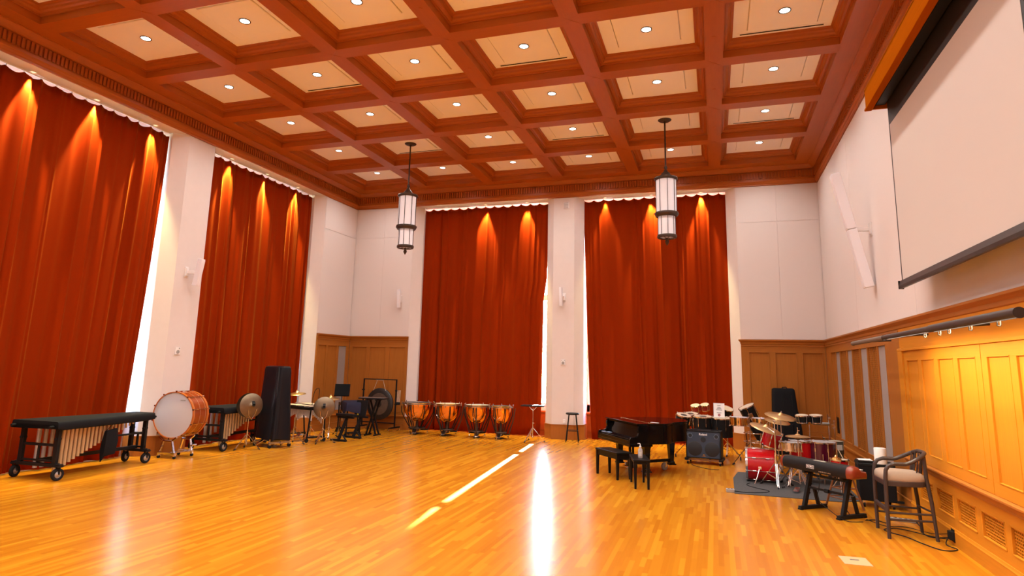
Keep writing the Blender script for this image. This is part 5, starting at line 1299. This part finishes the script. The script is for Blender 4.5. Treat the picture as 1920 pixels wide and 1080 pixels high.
t = thing('cymbal_stand', 'chrome tripod stand under the ride cymbal in front of the black case', 'stand', (1.24, 14.2, 0), 0, 'cymbal stands'); tripod(t, (0, 0), 1.12, .28, .30, a0=.1)
c = thing('ride_cymbal', 'wide ride cymbal highest in the kit, tilted down to the right', 'cymbal', (1.24, 14.2, 1.135), 0, 'kit cymbals'); T = Matrix.Rotation(math.radians(9), 4, 'Y') @ Matrix.Rotation(math.radians(10), 4, 'X'); cymbal_mb(.305, T, .18, .04).build('plate', 'brass', c, True); MB(T).cyl((0, 0, .07), (0, 0, .115), .010, n=8).build('wing_nut', 'chrome', c)
t = thing('cymbal_stand', 'chrome tripod stand under the lower cymbal behind the ride', 'stand', (1.22, 14.75, 0), 0, 'cymbal stands'); tripod(t, (0, 0), .99, .28, .30, a0=.6)
c = thing('splash_cymbal', 'smaller cymbal partly hidden below the ride cymbal', 'cymbal', (1.22, 14.75, 1.0), 0, 'kit cymbals'); T = Matrix.Rotation(math.radians(9), 4, 'Y') @ Matrix.Rotation(math.radians(10), 4, 'X'); cymbal_mb(.26, T, .18, .035).build('plate', 'brass', c, True)
# second bongos, pad and hardware
plain_stand('chrome stand under the dark bongos beside the black case', (1.76, 14.15), 1.01, .8, .27)
bongos('pair of dark bongos with tan heads on a stand right of the black case', (1.76, 14.15, 1.195), (.115, .12), 'black', math.radians(4), math.radians(-2), 0)
t = thing('drum_pad_stand', 'chrome pole stand with clamps holding the grey drum pad', 'stand', (2.17, 14.55, 0)); tripod(t, (0, 0), .99, .27, .3, a0=.2)
MB().cyl((.02, 0, .6), (.0, 0, 1.20), .010, n=8).build('clamp_rod', 'chrome', t); MB().cyl((.11, .02, .55), (.11, .02, 1.08), .008, n=8).build('clamp_rod', 'chrome', t)
for z, x in ((1.12, .02), (1.0, .08), (.93, .10), (1.07, .11), (.72, -.10)): MB().box((x, 0, z), (.05, .04, .03)).build('clamp', 'chrome', t, bevel=.004)
MB().tube([(-.01, 0, .62), (-.08, 0, .66), (-.12, 0, .74), (-.14, 0, .80)], .008, 6).build('curved_rod', 'chrome', t)
t = thing('drum_pad', 'flat grey electronic drum pad on the pole at the right wall', 'drum pad', (2.03, 14.5, .99), math.radians(-8)); MB(Matrix.Rotation(math.radians(-10), 4, 'X')).b(-.15, .15, -.13, .13, 0, .04).build('pad_case', 'grey_plastic', t, bevel=.01); MB(Matrix.Rotation(math.radians(-10), 4, 'X')).b(-.12, .0, -.11, .11, .04, .046).build('pad_surface', 'black', t, bevel=.003)
t = tomdrum('small_red_drum', 'small red drum with a chrome rim just behind the right end of the keyboard', (1.96, 12.25, .60), .135, .16, 'red', 'head_tan', 0, 0, False, 6, both=True)
plain_stand('short chrome stand under the small red drum', (1.96, 12.25), .43, .5, .2)
c = thing('small_cymbal', 'little brass cymbal lying on the small red drum', 'cymbal', (1.91, 12.24, .602)); cymbal_mb(.085, Matrix.Identity(4), .3, .03).build('plate', 'brass_shiny', c, True)
t = thing('drumstick', 'pale wooden drumstick leaning up from the small red drum', 'drumstick', (2.03, 12.33, .605)); MB().cyl((0, 0, .004), (-.06, .03, .14), .008, .006, n=8).build('stick', 'head_tan', t)
# black instrument case
t = thing('instrument_case', 'tall black soft instrument case leaning against the panelling', 'case', (1.70, 17.62, 0), 0)
lo = []
for z, wl_, wr, y0, y1 in ((.0, .30, .34, -.16, .10), (.04, .31, .35, -.18, .12), (.55, .31, .36, -.16, .13), (.62, .30, .36, -.15, .14), (1.0, .30, .33, -.10, .15), (1.06, .30, .30, -.10, .15), (1.5, .27, .28, -.04, .17), (1.59, .26, .27, -.02, .17), (1.62, .22, .23, 0, .15)):
    l = []
    for i in range(28):
        a = 2*PI*i/28; c_, s_ = math.cos(a), math.sin(a); x = math.copysign(abs(c_)**.3, c_)*(wr if c_ > 0 else wl_); y = (y0+y1)/2+math.copysign(abs(s_)**.35, s_)*(y1-y0)/2; l.append((x-.02+z*(-.03), y, z))
    lo.append(l)
MB().loft(lo).build('case_shell', 'blackcloth', t, True)
for x in (-.08, .14): MB().bar((x, -.165, .15), (x-.02, -.055, 1.45), .035, .012).build('strap', 'rubber', t)
MB().tube([(-.1, .02, 1.58), (-.08, .02, 1.64), (.0, .02, 1.65), (.04, .02, 1.59)], .014, 6).build('handle', 'rubber', t, True); MB().b(-.15, .12, -.19, -.14, .35, .75).build('pocket', 'blackcloth', t, bevel=.02)
# ================================================================== GROUND BOX
t = thing('floor_outlet_box', 'small grey outlet box on the floor at the rug corner', 'outlet box', (.185, 11.84, 0), .1); MB().b(-.065, .065, -.05, .05, 0, .055).build('box', 'grey_plastic', t, bevel=.006)
for x in (-.025, .025): MB().b(x-.016, x+.016, -.03, .03, .055, .058).build('socket', 'ink', t)
cable('black cable coiling from the outlet box across the rug to the red bass drum', [(.25, 11.86, .02), (.45, 11.84, .016), (.72, 11.95, .016), (.82, 12.15, .016), (.62, 12.35, .016), (.48, 12.6, .016), (.55, 12.85, .016)], .006)
# ================================================================== STAGE KEYBOARD
t = thing('keyboard_stand', 'black folding keyboard stand with two wide feet', 'stand', (1.575, 10.75, 0), math.radians(-49))
for s in (-1, 1):
    x = s*.335
    MB().box((x, 0, .03), (.06, .54, .05)).build('foot', 'black', t, bevel=.006)
    for e in (-1, 1): MB().box((x, e*.25, .012), (.064, .05, .024)).build('foot_cap', 'rubber', t)
    MB().bar((x, -.17, .05), (x, .0, .545), .045, .065, upv=(0, 1, 0)).build('column', 'black', t)
    MB().bar((x, .12, .05), (x, .05, .30), .035, .045, upv=(0, 1, 0)).build('rear_strut', 'black', t)
    MB().box((x, .02, .545), (.05, .36, .035)).build('support_arm', 'black', t, bevel=.004)
MB().bar((-.335, -.07, .32), (.335, -.07, .32), .035, .03).build('cross_bar', 'black', t); MB().bar((-.335, -.02, .50), (.335, -.02, .50), .035, .03).build('cross_bar', 'black', t)
MB().cyl((-.02, -.09, .32), (.05, -.09, .32), .028, n=10).build('clamp_knob', 'rubber', t)
t = thing('stage_keyboard', 'black stage keyboard with red-brown rounded ends, its back to the room', 'keyboard', (1.475, 10.80, .563), math.radians(-50.5))
# back side faces -y in local axes
sec = [(-.165, .015), (-.18, .07), (-.172, .13), (-.14, .172), (-.08, .185), (-.02, .18), (.02, .12), (.16, .10), (.175, .06), (.17, .0), (-.12, .0)]
MB().loft([[(x, y, z) for y, z in sec] for x in (-.58, .58)]).build('body', 'kbdblack', t, True, bevel=.004)
for s in (-1, 1):
    cy = -.0; lo = []
    for k in range(7):
        a = PI/2*k/6; x = s*(.58+.10*math.sin(a)); q = .35+.65*math.cos(a)**.7
        lo.append([(x, (y)*q, .085+(z-.085)*q) for y, z in sec])
    MB().loft(lo).build('end_cheek', 'kbdend', t, True)
for i in range(36): 
    x = -.56+1.12*i/35; MB().b(x-.0145, x+.0145, .03, .168, .112, .124).build('white_key', 'white_plastic', t)
text_mesh('KORG', .039, 'white_plastic', t, Matrix.Translation((-.04, -.1785, .085)) @ FACE, .001, 'maker_lettering', 0, .001)
for z in (.062, .108): MB().b(-.108, .028, -.182, -.172, z-.0015, z+.0015).build('logo_frame', 'white_plastic', t)
for x in (-.108, .028): MB().b(x-.0015, x+.0015, -.182, -.172, .062, .108).build('logo_frame', 'white_plastic', t)
MB().b(-.02, .20, -.13, -.10, .178, .1855).build('pale_strip', 'label', t)
for x in (-.42, -.28, .30): MB().cyl((x, -.176, .075), (x, -.170, .075), .008, n=8).build('screw', 'black', t)
for x in (.12, .15, .18, .21, .24, .28, .31): MB().b(x-.008, x+.008, -.1775, -.170, .03, .046).build('rear_socket', 'steel', t)
cable('black pedal cable hanging from the keyboard down through its stand', [(1.42, 10.58, .58), (1.40, 10.55, .40), (1.38, 10.6, .22), (1.50, 10.45, .10), (1.68, 10.25, .012), (1.9, 10.30, .008)], .005)
cable('second black cable hanging behind the keyboard stand', [(1.75, 10.55, .56), (1.70, 10.52, .38), (1.72, 10.50, .15), (1.80, 10.55, .01)], .005)
# brown stool behind the keyboard
t = thing('wooden_stool', 'brown wooden stool behind the keyboard stand', 'stool', (1.83, 11.22, 0), .1)
MB().lathe([(.001, .50), (.155, .50), (.165, .51), (.165, .53), (.15, .54), (.001, .54)], 26, cap=False).build('seat', 'brownwood', t, True)
for k in range(4):
    a = PI/4+PI/2*k+.5; c, s = math.cos(a), math.sin(a); MB().cyl((.11*c, .11*s, .51), (.26*c, .26*s, 0), .013, .018, n=10).build('leg', 'brownwood', t, True)
for z, f in ((.16, .214), (.30, .172)):
    for k in range(4):
        a, b_ = PI/4+PI/2*k+.5, PI/4+PI/2*(k+1)+.5; MB().cyl((f*math.cos(a), f*math.sin(a), z), (f*math.cos(b_), f*math.sin(b_), z), .009, n=8).build('rung', 'brownwood', t)
# rolling black case with paper roll
t = thing('rolling_case', 'black carpeted rolling case on casters at the right wall', 'case', (2.36, 11.62, 0), math.radians(-4))
MB().b(-.25, .25, -.20, .24, .10, .64).build('box', 'blackcloth', t, bevel=.012); MB().b(-.255, .255, -.205, .245, .615, .655).build('lid', 'rubber', t, bevel=.008)
for x in (-.20, .20):
    for y in (-.16, .20):
        MB().cyl((x-.014, y, .04), (x+.014, y, .04), .04, n=14).build('caster', 'rubber', t, True); MB().b(x-.022, x+.022, y-.025, y+.025, .06, .10).build('caster_fork', 'chrome', t)
MB().bar((.24, -.22, .12), (.33, -.22, .12), .05, .03).build('side_bar', 'rubber', t)
t = thing('paper_plate_tray', 'low black tray with white papers on the rolling case', 'tray', (2.22, 11.62, .656)); MB().b(-.11, .12, -.12, .12, 0, .035).build('tray', 'black', t, bevel=.008); MB().b(-.09, .10, -.10, .10, .035, .040).build('papers', 'paper', t)
t = thing('paper_towel_roll', 'white paper towel roll standing on the rolling case', 'paper towel', (2.425, 11.50, .656)); MB().lathe([(.02, .0), (.085, 0), (.087, .01), (.087, .235), (.083, .24), (.02, .24), (.02, 0)], 32, cap=False).build('paper', 'paper', t, True)
# bar stool
t = thing('bar_stool', 'grey wooden bar stool with curved arms and beige seat by the oak doors', 'bar stool', (2.285, 9.75, 0), 0)
SW_ = 'stoolwood'
fl = [(-.265, .275), (-.255, -.285)]; bl = [(.215, .225), (.265, -.20)]
for x, y in fl: MB().tube([(x, y, 0), (x, y, .50), (x+.005, y, .74), (x+.015, y*.99, .83), (x+.05, y*.98, .885), (x+.12, y*.97, .912)], [.022, .025, .026, .025, .024, .023], 10).build('leg', SW_, t, True)
for x, y in bl: MB().tube([(x+.03, y*1.05, 0), (x, y, .45), (x-.035, y*.95, .75), (.225, y*.9, 1.015)], [.020, .024, .024, .02], 10).build('leg', SW_, t, True)
arm = curve_pts([(-.15, .27), (-.02, .27), (.10, .262), (.20, .20), (.255, .08), (.262, -.06), (.22, -.19), (.10, -.268), (-.02, -.28), (-.14, -.279)], 5)
def armz(x): return .912+.135*max(0, min(1, (x+.02)/.26))**1.3
MB().tube([(x, y, armz(x)) for x, y in arm], .025, 10).build('arm_rail', SW_, t, True)
for k in range(9):
    a = -.9+1.8*k/8; x0, y0 = .235*math.cos(a)-.0, .19*math.sin(a); MB().cyl((x0-.02, y0*.9, .70), (.255*math.cos(a*.9), .215*math.sin(a*.9), 1.035), .009, n=8).build('spindle', SW_, t, True)
seatp = [(-.265, -.27), (-.265, .26), (.0, .275), (.20, .215), (.225, 0), (.21, -.20), (.0, -.285)]
seatc = curve_pts(seatp+[seatp[0]], 5)
MB().prism(seatc, .635, .70).build('seat_frame', SW_, t, bevel=.008)
lo = []
for k, z in ((.98, .70), (1.0, .715), (.99, .745), (.94, .775), (.80, .795), (.5, .805)): lo.append([(x*k, y*k, z) for x, y in seatc[:-1]])
MB().loft(lo).build('cushion', 'seat_fabric', t, True)
def strt(p, q, r=.013): MB().cyl(p, q, r, n=8).build('stretcher', SW_, t, True)
strt((-.265, .275, .36), (-.255, -.285, .36), .015); strt((.21, .22, .34), (.27, -.2, .34))
for z in (.30, .22): strt((-.265, .275, z), (.225, .23, z)); strt((-.255, -.285, z+.01), (.275, -.205, z+.01))
MB().bar((-.265, .275, .34), (-.255, -.285, .34), .02, .05).build('foot_rail', SW_, t)
# power strip and cables under the bar stool
t = thing('power_strip', 'grey metal power strip lying on the floor under the bar stool', 'power strip', (2.44, 10.60, 0), math.radians(-12)); MB().b(-.20, .20, -.035, .035, 0, .04).build('housing', 'grey_plastic', t, bevel=.005)
for k in range(5): MB().b(-.16+.065*k, -.125+.065*k, -.02, .02, .04, .0425).build('socket', 'ink', t)
t = thing('wall_plug', 'black plug adapter in the skirting outlet by the bar stool', 'plug', (R-.065, 9.42, .115)); MB().b(-.05, 0, -.05, .05, -.05, .05).build('plug_body', 'rubber', t, bevel=.006); MB().b(-.004, .0, -.06, .06, -.075, .075).build('outlet_plate', 'rubber', t)
cable('black cable loop from the wall plug past the bar stool legs', [(2.67, 9.42, .10), (2.62, 9.38, .012), (2.68, 9.18, .008), (2.50, 9.08, .008), (2.36, 9.32, .008), (2.25, 9.62, .008), (2.12, 9.78, .008), (2.08, 9.95, .008), (2.3, 10.05, .008), (2.6, 9.75, .008), (2.66, 9.46, .06)], .006)
cable('black cable running from the power strip to the wall plug', [(2.60, 10.55, .03), (2.58, 10.2, .008), (2.52, 9.9, .008), (2.56, 9.7, .01), (2.66, 9.44, .08)], .006)
cable('black cable running from the keyboard stand to the power strip', [(1.95, 10.42, .008), (2.1, 10.50, .008), (2.2, 10.36, .008), (2.32, 10.62, .02), (2.38, 10.60, .045)], .006)
cable('thin black cable along the floor behind the bar stool', [(1.98, 10.5, .008), (2.15, 10.15, .008), (2.40, 10.20, .008), (2.62, 9.95, .008), (2.675, 9.42, .13)], .005)
# floor plate
t = thing('floor_outlet_plate', 'square brass floor outlet cover set in the boards nearest the camera', 'floor outlet', (1.41, 8.22, 0), .05); MB().b(-.14, .14, -.155, .155, .0003, .006).build('cover', 'floorplate', t, bevel=.003); MB().b(-.045, .045, .015, .05, .006, .0075).build('slot', 'ink', t)
